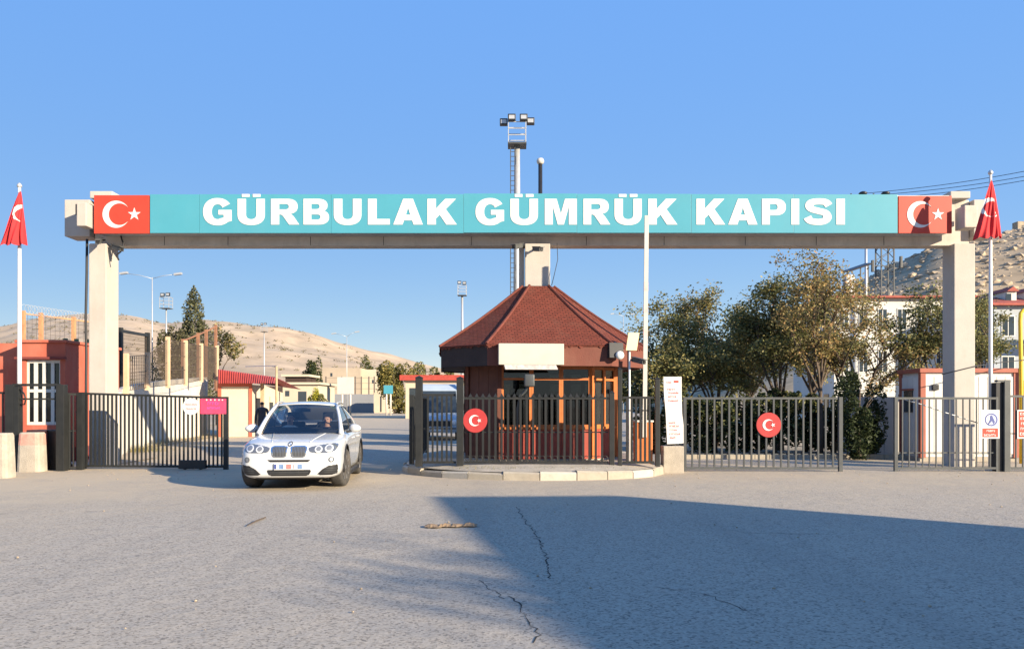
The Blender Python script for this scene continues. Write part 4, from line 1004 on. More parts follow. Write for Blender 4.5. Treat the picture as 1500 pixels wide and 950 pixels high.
M_PLATEB = mat('plate_blur_blue', (0.14, 0.22, 0.38), 0.5, 0.25, 14)
CARLOC = (-4.22, 17.05, 0.004); CARROT = R(5.2)
car = thing('car', 'white coupe style SUV driving out through the open left gate', 'car', CARLOC, CARROT)
ST = [  # y, w, zb, zmid, zs, ze, zt
    (-2.34, .64, .31, .48, .62, .69, .71), (-2.29, .80, .23, .48, .68, .775, .80), (-2.14, .89, .205, .50, .75, .85, .885), (-1.86, .925, .20, .55, .83, .90, .935), (-1.43, .94, .20, .60, .89, .955, .985),
    (-1.02, .935, .20, .60, .92, 1.0, 1.035), (-0.4, .925, .20, .60, .945, 1.02, 1.05), (0.4, .925, .20, .60, .965, 1.04, 1.06), (1.0, .935, .20, .62, .99, 1.06, 1.08), (1.5, .94, .21, .64, 1.01, 1.08, 1.10),
    (1.95, .91, .24, .64, 1.0, 1.08, 1.12), (2.22, .84, .32, .64, .94, 1.05, 1.10), (2.33, .72, .40, .64, .88, .98, 1.02)]
bd = MB(); rows = []
for (y, w, zb_, zm, zs_, ze, zt_) in ST:
    h = [(0, zb_), (w * .55, zb_), (w * .90, zb_ + .01), (w * .985, zb_ + .14), (w, zm), (w * .985, zs_ - .04), (w * .955, zs_), (w * .86, ze), (w * .5, zt_ - .012), (0, zt_)]
    ring = [(x, y, z) for x, z in h] + [(-x, y, z) for x, z in reversed(h[1:-1])]
    rows.append(len(bd.v)); bd.v += ring
nr = 18
for a, b_ in zip(rows, rows[1:]):
    bd.f += [(a + i, a + (i + 1) % nr, b_ + (i + 1) % nr, b_ + i) for i in range(nr)]
for a in (rows[0], rows[-1]):
    for i in range(9):
        L0, L1 = (nr - i) % nr, (nr - i - 1) % nr
        q = [a + i, a + i + 1, a + L1, a + L0]; q2 = []
        for v in q:
            if v not in q2: q2.append(v)
        bd.f.append(tuple(q2))
bd.mi = [0] * len(bd.f)
tmp = link('tmp_body', bd.mesh('tmp_body', M_PAINT)); tmp.modifiers.new('s', 'SUBSURF').levels = 2; tmp.modifiers['s'].render_levels = 2
WY = (-1.43, 1.38); WR = 0.365; cut = []
for wy in WY:
    for sx in (-1, 1):
        c = MB(); c.lathe([(0.425, .60 * sx), (0.425, 1.2 * sx)], (0, wy, WR), 40, 'x'); o = link('tmp_cut', c.mesh('tmp_cut', M_PLAST)); cut.append(o)
        bo = tmp.modifiers.new('b', 'BOOLEAN'); bo.operation = 'DIFFERENCE'; bo.object = o; bo.solver = 'EXACT'
bpy.context.view_layer.update()
dg = bpy.context.evaluated_depsgraph_get(); bme = bpy.data.meshes.new_from_object(tmp.evaluated_get(dg)); bme.name = 'body'
bpy.data.objects.remove(tmp)
for o in cut: bpy.data.objects.remove(o)
bme.materials.clear(); bme.materials.append(M_PAINT); bme.materials.append(M_PLAST)
for pl in bme.polygons:
    c = pl.center; near = min(math.hypot(c.y - wy, c.z - WR) for wy in WY)
    pl.material_index = 1 if (near < 0.427 and abs(c.x) < 0.905 and c.z < .84) or c.z < 0.215 else 0
    pl.use_smooth = pl.material_index == 0
body = link('body', bme, car)
bvh = BVHTree.FromPolygons([v.co.copy() for v in bme.vertices], [tuple(p_.vertices) for p_ in bme.polygons])
def inpoly(x, y, poly):
    c = False; n = len(poly)
    for i in range(n):
        (xa, ya), (xb, yb) = poly[i], poly[i - 1]
        if (ya > y) != (yb > y) and x < (xb - xa) * (y - ya) / (yb - ya) + xa: c = not c
    return c
def decal(name, poly, m, off, parent, res=0.008, hole=None):
    """panel following the car's front, outlined in (x, z)"""
    x0, x1 = min(q[0] for q in poly), max(q[0] for q in poly); z0, z1 = min(q[1] for q in poly), max(q[1] for q in poly)
    nx_, nz_ = max(1, math.ceil((x1 - x0) / res)), max(1, math.ceil((z1 - z0) / res)); s = MB(); idx = {}
    def vid(i, j):
        if (i, j) not in idx:
            x, z = x0 + (x1 - x0) * i / nx_, z0 + (z1 - z0) * j / nz_
            h = bvh.ray_cast(Vector((x, -6, z)), Vector((0, 1, 0)))
            y = h[0].y if h[0] is not None else -1.9
            idx[(i, j)] = len(s.v); s.v.append((x, min(y, -1.6) - off, z))
        return idx[(i, j)]
    for i in range(nx_):
        for j in range(nz_):
            cx, cz = x0 + (x1 - x0) * (i + .5) / nx_, z0 + (z1 - z0) * (j + .5) / nz_
            if inpoly(cx, cz, poly) and not (hole and inpoly(cx, cz, hole)):
                s.f.append((vid(i, j), vid(i + 1, j), vid(i + 1, j + 1), vid(i, j + 1))); s.mi.append(0)
    return s.local(name, m, parent, True)
# kidney grille
for sx in (-1, 1):
    kid = [(sx * x, z) for x, z in ((.028, .80), (.10, .815), (.27, .815), (.315, .79), (.31, .70), (.285, .625), (.25, .605), (.09, .605), (.045, .63))]
    inn = [(sx * x, z) for x, z in ((.048, .79), (.11, .797), (.262, .797), (.295, .78), (.29, .70), (.267, .637), (.24, .622), (.10, .622), (.063, .64))]
    fr = decal('grille', kid, M_CHROME, .014, car)
    decal('grille_mesh', inn, M_GREYST, .017, fr)
    for q in range(8):
        x = .085 + q * .0265
        decal('slat', [(sx * x, .628), (sx * (x + .010), .628), (sx * (x + .010), .79), (sx * x, .79)], M_SLAT, .024, fr, .012)
    # headlights
    hl = [(sx * x, z) for x, z in ((.345, .775), (.40, .80), (.60, .835), (.78, .85), (.835, .835), (.84, .79), (.81, .725), (.72, .69), (.48, .685), (.38, .70), (.35, .735))]
    h = decal('headlight', hl, M_LAMPH, .007, car)
    for cx, rr_ in ((.52, .066), (.70, .072)):
        cz = .752 if cx < .6 else .768
        decal('lamp_ring', [(sx * (cx + rr_ * math.cos(R(a))), cz + rr_ * math.sin(R(a)) * .92) for a in range(0, 360, 20)], M_LAMPB, .012, h, .007)
        decal('lamp_lens', [(sx * (cx + rr_ * .68 * math.cos(R(a))), cz + .006 + rr_ * .68 * math.sin(R(a)) * .92) for a in range(0, 360, 20)], M_LAMPD, .016, h, .007)
    # side intakes and fog lamps
    si = [(sx * x, z) for x, z in ((.50, .305), (.60, .40), (.70, .455), (.845, .475), (.85, .40), (.835, .305), (.74, .285), (.55, .285))]
    decal('side_intake', si, M_PLAST, .006, car)
    for z in (.325, .365, .405): decal('intake_slat', [(sx * .62, z), (sx * .83, z), (sx * .83, z + .008), (sx * .62, z + .008)], M_GREYST, .01, car)
    f = decal('fog_lamp', [(sx * (.745 + .05 * math.cos(R(a))), .565 + .05 * math.sin(R(a))) for a in range(0, 360, 20)], M_LAMPH, .008, car)
    decal('lamp_lens', [(sx * (.745 + .026 * math.cos(R(a))), .565 + .03 * math.sin(R(a))) for a in range(0, 360, 20)], M_LAMPD if sx < 0 else M_LAMPB, .012, f)
decal('upper_slit', [(-.36, .545), (-.33, .525), (.33, .525), (.36, .545), (.375, .565), (-.375, .565)], M_PLAST, .006, car)
decal('lower_intake', [(-.39, .36), (-.36, .30), (-.30, .275), (.30, .275), (.36, .30), (.39, .36), (.37, .385), (-.37, .385)], M_PLAST, .006, car)
for z in (.305, .335): decal('intake_slat', [(-.34, z), (.34, z), (.34, z + .008), (-.34, z + .008)], M_GREYST, .010, car)
decal('under_lip', [(-.66, .17), (.66, .17), (.60, .235), (-.60, .235)], M_PLAST, .010, car)
# number plate (its characters are blurred out in the photograph) and badge
yf = bvh.ray_cast(Vector((0, -6, .45)), Vector((0, 1, 0)))[0].y
m = MB(); m.bbox(-.26, .26, yf - .03, yf - .008, .385, .50, .004); pt = m.local('number_plate', M_SIGNW, car)
for (x0, x1, mm) in ((-.255, -.215, M_BLUE), (-.17, -.09, M_PLATEB), (-.045, .045, M_TEXTR), (.075, .10, M_TEXTG), (.155, .235, M_PLATEB)):
    m = MB(); m.box(x0, x1, yf - .0325, yf - .0302, .40, .487); m.local('plate_mark', mm, pt)
decal('badge', circle(0, .845, .042, 24), M_PLAST, .010, car, .005)
for a0, mm in ((0, M_SIGNW), (90, M_PLATEB), (180, M_SIGNW), (270, M_PLATEB)):
    decal('badge_quarter', [(0, .845)] + circle(0, .845, .028, 8, a0, a0 + 90), mm, .014, car, .004)
# hood creases
for sx in (-1, 1):
    pts = []
    for q in range(13):
        y = -2.12 + 1.0 * q / 12; x = sx * (.34 + .16 * q / 12)
        h = bvh.ray_cast(Vector((x, y, 3)), Vector((0, 0, -1)))
        pts.append((x, y, h[0].z + .001))
    m = MB(); m.tube(pts, .011, 6); m.local('bonnet_crease', M_PAINT, car, True)
# greenhouse
def patch(name, fn, nu, nv, m, parent, thick=0.0):
    s = MB(); s.v = [tuple(fn(i / nu, j / nv)) for j in range(nv + 1) for i in range(nu + 1)]
    s.f = [(j * (nu + 1) + i, j * (nu + 1) + i + 1, (j + 1) * (nu + 1) + i + 1, (j + 1) * (nu + 1) + i) for j in range(nv) for i in range(nu)]; s.mi = [0] * len(s.f)
    o = s.local(name, m, parent, True)
    if thick: md = o.modifiers.new('t', 'SOLIDIFY'); md.thickness = thick; md.offset = 0
    return o
lp = lambda a, b, t: a + (b - a) * t
def wind(u, v):
    s = 2 * u - 1; return (s * lp(.755, .585, v), lp(-1.32 + .22 * s * s, -.46 + .12 * s * s, v), lp(1.005 + .0 * s, 1.565 - .035 * s * s, v) + .03 * math.sin(math.pi * v))
patch('windscreen', wind, 16, 8, M_CGLASS, car)
def roof(u, v):
    s = 2 * u - 1; y = lp(-.46 + .12 * s * s, .75, v); z = lp(1.567, 1.575, v) + .045 * math.sin(math.pi * min(1, v * 1.0)) * 1 - .035 * s * s
    return (s * lp(.60, .58, v), y, z)
patch('roof', roof, 16, 10, M_PAINT, car, .02)
def rearg(u, v):
    s = 2 * u - 1; return (s * lp(.58, .66, v), lp(.75, 2.12 - .08 * s * s, v), lp(1.575 - .035 * s * s, 1.13, v) + .10 * math.sin(math.pi * v))
patch('rear_screen', rearg, 12, 8, M_GLASSD, car, .01)
for sx in (-1, 1):
    A0 = lambda t: Vector((sx * .785, lp(-1.06, 1.95, t), lp(1.0, 1.10, t)))                       # belt
    def top(t):
        y = lp(-.34, 1.0, t); return Vector((sx * (lp(.60, .595, t)), y, 1.535 + .03 * math.sin(math.pi * t) - .10 * t ** 4))
    def side(u, v, a, b_): t = lp(a, b_, u); q = A0(t).lerp(top(t), v); return q + Vector((sx * .035 * math.sin(math.pi * v), 0, 0))
    for nm, a, b_ in (('side_window', .02, .44), ('side_window', .48, .86)):
        patch(nm, lambda u, v, a=a, b_=b_: side(u, lp(.03, .93, v), a, b_), 10, 6, M_CGLASS, car)
    patch('door_pillar', lambda u, v: side(u, v, .435, .485) + Vector((sx * .004, 0, 0)), 2, 6, M_PLAST, car, .008)
    patch('rear_pillar', lambda u, v: side(u, v, .855, 1.0) + Vector((sx * .004, 0, 0)), 6, 6, M_PAINT, car, .01)
    patch('window_trim', lambda u, v: side(u, lp(.92, 1.0, v), 0, .9) + Vector((sx * .004, 0, 0)), 14, 2, M_PAINT, car, .01)
    a0, a1 = Vector((sx * .79, -1.14, .99)), Vector((sx * .60, -.34, 1.545))
    m = MB(); m.tube([a0.lerp(a1, q / 6) + Vector((sx * .012 * math.sin(math.pi * q / 6), 0, .028 * math.sin(math.pi * q / 6))) for q in range(7)], [.05, .045, .04, .037, .035, .035, .035], 8); m.local('windscreen_pillar', M_PAINT, car, True)
    m = MB(); m.tube([(sx * .60, y, 1.57 + .045 * math.sin(math.pi * (y + .4) / 1.2)) for y in (-.30, -.1, .15, .4, .65, .8)], .016, 6); m.local('roof_rail', M_GALV, car, True)
    # door mirror
    bm = bmesh.new(); bmesh.ops.create_icosphere(bm, subdivisions=3, radius=1.0)
    m = MB(); m.add([(sx * (1.01 + v.co.x * .125), -.72 + v.co.y * .085 - .03 * v.co.x, 1.085 + v.co.z * .085 * (1 - .2 * v.co.x)) for v in bm.verts], [[v.index for v in f.verts] for f in bm.faces]); bm.free()
    mi_ = m.local('door_mirror', M_PAINT, car, True)
    m = MB(); m.bar((sx * .84, -.74, 1.01), (sx * .96, -.72, 1.04), .06, .05); m.local('mirror_stalk', M_PLAST, mi_)
    # sill and arch trims, door lines
    m = MB(); m.bar((sx * .905, -.95, .215), (sx * .905, .9, .215), .07, .07); m.local('sill', M_PLAST, car)
    for wy in WY:
        m = MB(); m.tube([(sx * (.928 - .05 * max(0, -(math.sin(R(a))))), wy + .43 * math.cos(R(a)), WR + .43 * math.sin(R(a))) for a in range(-15, 196, 12)], .016, 6); m.local('arch_trim', M_PLAST, car, True)
    for y in (-.86, .25, 1.12):
        h = [bvh.ray_cast(Vector((sx * 3, y, z)), Vector((-sx, 0, 0)))[0] for z in (.3, .45, .6, .75, .9, .97)]
        m = MB(); m.tube([q + Vector((sx * -.002, 0, 0)) for q in h], .005, 5); m.local('door_gap', M_PLAST, car)
    for y in (.05, .95):
        h = bvh.ray_cast(Vector((sx * 3, y, .88)), Vector((-sx, 0, 0)))[0]
        m = MB(); m.bbox(min(h.x, h.x + sx * .03), max(h.x, h.x + sx * .03), y - .1, y + .1, .865, .895, .01); m.local('door_handle', M_PAINT, car)
# wheels
for wy in WY:
    for sx in (-1, 1):
        w = thing('wheel_tmp', 'x', 'x') if False else None
        st = R(-9) if wy < 0 else 0.0
        ty = MB(); ty.lathe([(.24, -.11), (.33, -.122), (WR - .012, -.105), (WR, -.07), (WR, .07), (WR - .012, .105), (.33, .122), (.24, .11)], (0, 0, 0), 40, 'x')
        tyo = link('wheel', ty.mesh('wheel', M_TYRE, smooth=True), car, (sx * .80, wy, WR), (0, 0, st))
        rim = MB(); rim.lathe([(.245, .10 * sx), (.235, .112 * sx), (.22, .07 * sx), (.06, .05 * sx)], (0, 0, 0), 32, 'x'); link('rim', rim.mesh('rim', M_PLAST, smooth=True), tyo)
        for q in range(10):
            a = 2 * math.pi * q / 10; sp = MB(); sp.bar((.085 * sx, .04 * math.cos(a), .04 * math.sin(a)), (.10 * sx, .232 * math.cos(a), .232 * math.sin(a)), .028, .035); link('spoke', sp.mesh('spoke', M_RIM), tyo)
        hb = MB(); hb.lathe([(.055, .06 * sx), (.055, .10 * sx), (.03, .112 * sx)], (0, 0, 0), 16, 'x'); link('hub_cap', hb.mesh('hub_cap', M_RIM), tyo)
# dashboard, seats, steering wheel, mirror
m = MB(); m.bbox(-.74, .74, -1.06, -.55, .98, 1.075, .03); m.local('dashboard', M_PLAST, car)
m = MB(); m.bbox(-.74, .74, -.55, 1.5, 1.0, 1.095, .02); m.local('cabin_tray', M_PLAST, car)
for sx in (-.37, .37):
    m = MB(); m.bbox(sx - .25, sx + .25, .22, .36, 1.0, 1.20, .05); st_ = m.local('seat_back', M_PLAST, car)
    m = MB(); m.bbox(sx - .13, sx + .13, .24, .34, 1.23, 1.40, .04); m.local('headrest', M_PLAST, st_)
m = MB(); m.tube([(.37 + .185 * math.cos(R(a)), -.42 + .06 * math.sin(R(a)), 1.02 + .175 * math.sin(R(a))) for a in range(0, 361, 20)], .014, 6, cap=False); m.local('steering_wheel', M_PLAST, car)
m = MB(); m.bbox(-.1, .1, -.50, -.47, 1.41, 1.475, .01); m.local('rear_view_mirror', M_PLAST, car)

# ================================================================== PEOPLE
M_SKIN = mat('skin', (0.50, 0.27, 0.18), 0.55, 0.1, 12)
M_HAIR = mat('dark_hair', (0.025, 0.02, 0.017), 0.6, 0.3, 30)
M_EYE = mat('eye_dark', (0.03, 0.02, 0.02), 0.3, 0.1)
def person(label, J, edges, rad, cloth, trousers, M, group=None, hips_z=None, sleeve=None):
    """J: joint name -> local point; grown as one skin surface; clothing by region of the body"""
    names = list(J); me = bpy.data.meshes.new('person')
    me.from_pydata([J[n] for n in names], [(names.index(a), names.index(b)) for a, b in edges], [])
    o = link('tmp_person', me); o.modifiers.new('k', 'SKIN'); sb = o.modifiers.new('s', 'SUBSURF'); sb.levels = 2; sb.render_levels = 2
    for i, n in enumerate(names):
        r = rad[n]; me.skin_vertices[0].data[i].radius = (r, r) if not isinstance(r, tuple) else r
        me.skin_vertices[0].data[i].use_root = n == 'pelvis'
    bpy.context.view_layer.update(); dg = bpy.context.evaluated_depsgraph_get(); em = bpy.data.meshes.new_from_object(o.evaluated_get(dg)); bpy.data.objects.remove(o); em.name = 'person'
    em.materials.clear()
    for mm in (M_SKIN, cloth, trousers, M_HAIR): em.materials.append(mm)
    hd = Vector(J['head']); nk = Vector(J['neck']); wr = [Vector(J[n]) for n in J if n.startswith('wrist')]; an = [Vector(J[n]) for n in J if n.startswith('ankle')]
    hz = Vector(J['pelvis']).z
    for p_ in em.polygons:
        c = p_.center
        near_hand = any((c - w).length < .13 and (c - w).dot(Vector(J['hand' + n[5:]]) - w) > -.001 for n, w in [(n, Vector(J[n])) for n in J if n.startswith('wrist')])
        if c.z > nk.z - .005 and (c - hd).length < .3: p_.material_index = 3 if (c.z > hd.z + .055 or (c.y > hd.y + .035 and c.z > hd.z - .06)) else 0
        elif near_hand: p_.material_index = 0
        elif c.z < hz + .02 and (Vector((c.x, c.y, 0)) - Vector((hd.x, hd.y, 0))).length < .9: p_.material_index = 2
        else: p_.material_index = 1
        p_.use_smooth = True
    ob = link('person', em); ob.matrix_world = M; ORG[ob.name] = Vector((0, 0, 0)); tag(ob, label, 'person', group)
    # face: nose, eyes, ears, mouth
    hx, hy, hz_ = hd; f = MB(); r0 = .088
    f.add([(hx - .014, hy - r0 - .002, hz_ - .03), (hx + .014, hy - r0 - .002, hz_ - .03), (hx, hy - r0 - .026, hz_ - .025), (hx, hy - r0 - .002, hz_ + .022)], [(0, 1, 2), (1, 3, 2), (3, 0, 2), (0, 3, 1)]); f.local('nose', M_SKIN, ob)
    for s in (-1, 1):
        f = MB(); f.lathe([(.004, -.006), (.011, -.002), (.004, .003)], (hx + s * .032, hy - r0 + .006, hz_ + .012), 10, 'y'); f.local('eye', M_EYE, ob)
        f = MB(); f.lathe([(.008, -.008), (.026, 0), (.008, .008)], (hx + s * .088, hy + .008, hz_ - .005), 10, 'x'); f.local('ear', M_SKIN, ob)
    f = MB(); f.box(hx - .024, hx + .024, hy - r0 + .0, hy - r0 + .012, hz_ - .062, hz_ - .054); f.local('mouth', M_EYE, ob)
    return ob
def figure(H, pose):
    """joints for a person of height H; pose 'stand' or 'sit' (facing -y)"""
    k = H / 1.75; J, E, Rd = {}, [], {}
    def j(n, p_, r, to=None):
        J[n] = (p_[0] * k, p_[1] * k, p_[2] * k); Rd[n] = tuple(q * k for q in r) if isinstance(r, tuple) else r * k
        if to: E.append((to, n))
    b0 = .0 if pose == 'stand' else -.42
    j('pelvis', (0, 0, .95 + b0), (.16, .115)); j('waist', (0, 0, 1.10 + b0), (.145, .105), 'pelvis'); j('chest', (0, -.01, 1.32 + b0), (.175, .12), 'waist'); j('collar', (0, 0, 1.43 + b0), (.12, .085), 'chest'); j('neck', (0, -.01, 1.50 + b0), .055, 'collar')
    j('jaw', (0, -.025, 1.565 + b0), (.066, .072), 'neck'); j('head', (0, -.015, 1.64 + b0), (.082, .098), 'jaw'); j('crown', (0, -.005, 1.705 + b0), (.066, .08), 'head')
    for s, nm in ((-1, '_r'), (1, '_l')):
        j('shoulder' + nm, (s * .185, 0, 1.40 + b0), .066, 'collar')
        if pose == 'stand':
            arm = [(s * .25, .02, 1.12), (s * .26, -.05, .87), (s * .26, -.07, .79)]
        else:
            arm = [(s * .27, -.12, 1.16 + b0), (s * .20, -.37, 1.13 + b0), (s * .185, -.44, 1.16 + b0)]
        j('elbow' + nm, arm[0], .047, 'shoulder' + nm); j('wrist' + nm, arm[1], .031, 'elbow' + nm); j('hand' + nm, arm[2], (.036, .022), 'wrist' + nm)
        d = Vector(arm[2]) - Vector(arm[1]); d.normalize()
        for q in range(4):
            off = Vector((0, 1, 0)) * (q - 1.5) * .02 if pose == 'stand' else Vector((1, 0, 0)) * (q - 1.5) * .02
            ln = (.07, .082, .078, .06)[q]; p0 = Vector(arm[2]) + off + d * .035; p1 = p0 + d * ln * .5; p2 = p1 + (d * .8 + Vector((-s * .5, 0, 0))).normalized() * ln * .45
            j(f'knuckle{q}' + nm, p0, .0095, 'hand' + nm); j(f'finger{q}' + nm, p1, .009, f'knuckle{q}' + nm); j(f'tip{q}' + nm, p2, .0075, f'finger{q}' + nm)
        tb = Vector(arm[1]).lerp(Vector(arm[2]), .6) + Vector((0, -.028, 0)) if pose == 'stand' else Vector(arm[1]).lerp(Vector(arm[2]), .6) + Vector((-s * .028, 0, 0))
        j('thumb' + nm, tb, .011, 'hand' + nm); j('thumbtip' + nm, tb + d * .05 + (Vector((0, -.018, 0)) if pose == 'stand' else Vector((-s * .018, 0, 0))), .0085, 'thumb' + nm)
        if pose == 'stand':
            lg = [(s * .095, 0, .88), (s * .105, -.015, .50), (s * .11, .02, .085), (s * .115, -.13, .04)]
        else:
            lg = [(s * .10, -.05, .93 + b0), (s * .13, -.46, .97 + b0), (s * .13, -.62, .55 + b0), (s * .13, -.75, .50 + b0)]
        j('hip' + nm, lg[0], .095, 'pelvis'); j('knee' + nm, lg[1], .064, 'hip' + nm); j('ankle' + nm, lg[2], .044, 'knee' + nm); j('toe' + nm, lg[3], (.045, .035), 'ankle' + nm)
    return J, E, Rd
M_SHIRT = mat('pale_shirt', (0.72, 0.72, 0.66), 0.8, 0.1, 8, 0.3, 30)
M_DKSHIRT = mat('dark_jacket', (0.035, 0.037, 0.05), 0.8, 0.2, 8, 0.3, 30)
M_JEAN = mat('dark_trousers', (0.04, 0.045, 0.06), 0.8, 0.2, 8, 0.3, 30)
CM = Matrix.Translation(CARLOC) @ Matrix.Rotation(CARROT, 4, 'Z')
J, E, Rd = figure(1.72, 'sit')
person('person in a pale shirt in the passenger seat of the white car', J, E, Rd, M_SHIRT, M_JEAN, CM @ Matrix.Translation((-.37, -.10, .075)))
person('person in dark clothes at the steering wheel of the white car', J, E, Rd, M_DKSHIRT, M_JEAN, CM @ Matrix.Translation((.37, -.04, .045)))
J, E, Rd = figure(1.70, 'stand')
person('person in dark clothes standing by the red roofed shed behind the car', J, E, Rd, M_DKSHIRT, M_JEAN, Matrix.Translation((X(384, 31), 31, .02)) @ Matrix.Rotation(R(205), 4, 'Z'))

# ================================================================== TREES
def leaves(centers, size, cols, seed, parent, name='crown', aspect=0.55):
    rg_ = np.random.default_rng(seed); C = np.asarray(centers, dtype=float); n = len(C)
    d = rg_.normal(size=(n, 3)); d /= np.linalg.norm(d, axis=1)[:, None]; d[:, 2] = d[:, 2] * 0.7 - 0.15
    e = rg_.normal(size=(n, 3)); e -= d * (e * d).sum(1)[:, None] / (d * d).sum(1)[:, None]; e /= np.linalg.norm(e, axis=1)[:, None]
    s = size * rg_.uniform(0.6, 1.35, size=(n, 1))
    v = np.stack([C - d * s * .5, C + e * s * aspect * .5, C + d * s * .5, C - e * s * aspect * .5], axis=1).reshape(-1, 3)
    me = bpy.data.meshes.new(name); me.vertices.add(4 * n); me.vertices.foreach_set('co', v.ravel()); me.loops.add(4 * n); me.loops.foreach_set('vertex_index', np.arange(4 * n)); me.polygons.add(n); me.polygons.foreach_set('loop_start', np.arange(0, 4 * n, 4)); me.polygons.foreach_set('loop_total', np.full(n, 4)); me.update(); me.validate()
    cc = np.asarray(cols)[rg_.integers(0, len(cols), n)] * rg_.uniform(0.75, 1.25, size=(n, 1))
    col = np.concatenate([cc, np.ones((n, 1))], axis=1); ca = me.color_attributes.new('tint', 'FLOAT_COLOR', 'CORNER'); ca.data.foreach_set('color', np.repeat(col, 4, axis=0).ravel())
    me.materials.append(M_LEAF)
    return link(name, me, parent)
def tree(name, label, base, H, rx, trunk_h, tr, seed, nleaf, lsize, cols, group=None, ry=None, limbs=7, spread=1.0, sigma=0.2, lean=(0, 0), sub=5, cat='tree', bare=0.0, leaf_min=0.0):
    rn = random.Random(seed); t = thing(name, label, cat, base, group=group); ry = ry or rx; w = MB(); tips = []
    top = Vector((lean[0], lean[1], trunk_h))
    w.tube([(0, 0, -.1), (lean[0] * .3 + rn.gauss(0, .03), lean[1] * .3, trunk_h * .4), (lean[0] * .7, lean[1] * .7 + rn.gauss(0, .03), trunk_h * .75), top], [tr * 1.25, tr, tr * .9, tr * .8], 9)
    def limb(p0, p1, r0, lvl):
        mid = p0.lerp(p1, .5) + Vector((rn.gauss(0, .12), rn.gauss(0, .12), rn.uniform(-.02, .18))) * (p1 - p0).length
        pts = [p0, p0.lerp(mid, .55) , mid, mid.lerp(p1, .55) + Vector((rn.gauss(0, .05), rn.gauss(0, .05), .02)), p1]
        w.tube(pts, [r0, r0 * .8, r0 * .62, r0 * .45, r0 * .25], 6 if lvl < 2 else 4, cap=False)
        ln = (p1 - p0).length
        if lvl < 2:
            for q in range(sub if lvl == 0 else 4):
                f = rn.uniform(.35, 1.0); b = pts[0].lerp(mid, f * 2) if f < .5 else mid.lerp(p1, f * 2 - 1)
                dr = ((p1 - p0).normalized() + Vector((rn.gauss(0, .75), rn.gauss(0, .75), rn.gauss(.1, .5)))).normalized()
                limb(b, b + dr * ln * rn.uniform(.3, .5), r0 * .42, lvl + 1)
        else:
            for q in range(4): tips.append(p0.lerp(p1, rn.uniform(.25, 1.1)))
        if lvl == 1: tips.append(p1)
    for i in range(limbs):
        a = 2 * math.pi * i / limbs + rn.uniform(-.35, .35); el = rn.uniform(.15, 1.0)
        st_ = Vector((lean[0] * .85, lean[1] * .85, trunk_h * rn.uniform(.8, 1.0)))
        rr_ = math.cos(el * math.pi / 2 * .9); tgt = Vector((lean[0] + math.cos(a) * rx * rr_ * spread, lean[1] + math.sin(a) * ry * rr_ * spread, trunk_h + (H - trunk_h) * (.25 + .72 * el)))
        limb(st_, tgt * .82 + top * .18, tr * .55, 0)
    tk = w.local('trunk', M_BARK, t, True, fix=False)
    tips = [q for q in tips if q.z > leaf_min]
    if bare: rn.shuffle(tips); tips = tips[int(len(tips) * bare):]
    g_ = np.random.default_rng(seed + 1); T = np.array([tuple(q) for q in tips]); pick = T[g_.integers(0, len(T), nleaf)]
    c = pick + g_.normal(size=(nleaf, 3)) * sigma * np.array([1, 1, .65])
    c = c[c[:, 2] > max(leaf_min, .1)]
    leaves(c, lsize, cols, seed + 2, t)
    return t
def bush(name, label, base, size, seed, n, lsize, cols, group=None, lumps=14, cat='bush', trunk=True, cone=False):
    rg_ = np.random.default_rng(seed); t = thing(name, label, cat, base, group=group); sx, sy, sz = size
    if cone:
        z = rg_.beta(1.1, 1.9, n); rr_ = (1 - z) ** .6 * np.sqrt(rg_.uniform(.12, 1.0, n)); a = rg_.uniform(0, 6.283, n)
        wob = 1 + .22 * np.sin(z * 23 + a * 2) + .15 * np.sin(a * 5 + z * 11)
        c = np.stack([sx * rr_ * np.cos(a) * wob, sy * rr_ * np.sin(a) * wob, .08 * sz + z * sz * .95], 1)
    else:
        cs = rg_.uniform(-1, 1, (lumps, 3)); cs[:, 2] = rg_.uniform(.1, .85, lumps); rs = rg_.uniform(.22, .5, lumps)
        w_ = rg_.integers(0, lumps, n); d = rg_.normal(size=(n, 3)); d /= np.linalg.norm(d, axis=1)[:, None]
        c = cs[w_] * np.array([.72, .72, 1]) + d * (rs[w_] * rg_.uniform(.5, 1, n) ** .5)[:, None] * np.array([1, 1, .55])
        c = c * np.array([sx, sy, sz]); c = c[c[:, 2] > .03]
    if trunk:
        rn = random.Random(seed); m = MB()
        m.tube([(0, 0, -.05), (rn.gauss(0, .03) * sx, 0, sz * .4), (rn.gauss(0, .05) * sx, 0, sz * .8)], [sx * .07 + .015, sx * .05 + .01, .01], 7)
        for q in range(6):
            a = rn.uniform(0, 6.28); z0 = sz * rn.uniform(.1, .5); m.tube([(0, 0, z0), (math.cos(a) * sx * .35, math.sin(a) * sy * .35, z0 + sz * .2), (math.cos(a) * sx * .6, math.sin(a) * sy * .6, z0 + sz * .28)], [.03 * sx + .008, .02 * sx + .006, .006], 5)
        m.local('trunk', M_BARK, t, True, fix=False)
    leaves(c, lsize, cols, seed + 1, t)
    return t
OLIVE = [(.20, .195, .07), (.14, .15, .055), (.27, .235, .09), (.11, .125, .048), (.22, .19, .075)]
AUTUMN = [(.33, .235, .095), (.25, .20, .08), (.38, .235, .10), (.19, .18, .07), (.28, .23, .10)]
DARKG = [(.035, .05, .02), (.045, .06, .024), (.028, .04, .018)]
YELL = [(.24, .19, .05), (.17, .15, .045), (.12, .12, .04)]
def tb(px, Y): return (X(px, Y), Y, 0.0)
tree('tree', 'dense olive tree with green crown just right of the boom barrier', tb(985, 29), Z(464, 29), 2.1, 0.9, .09, 11, 20000, .115, OLIVE + [(.24, .21, .08)], limbs=8, sigma=.20, sub=6)
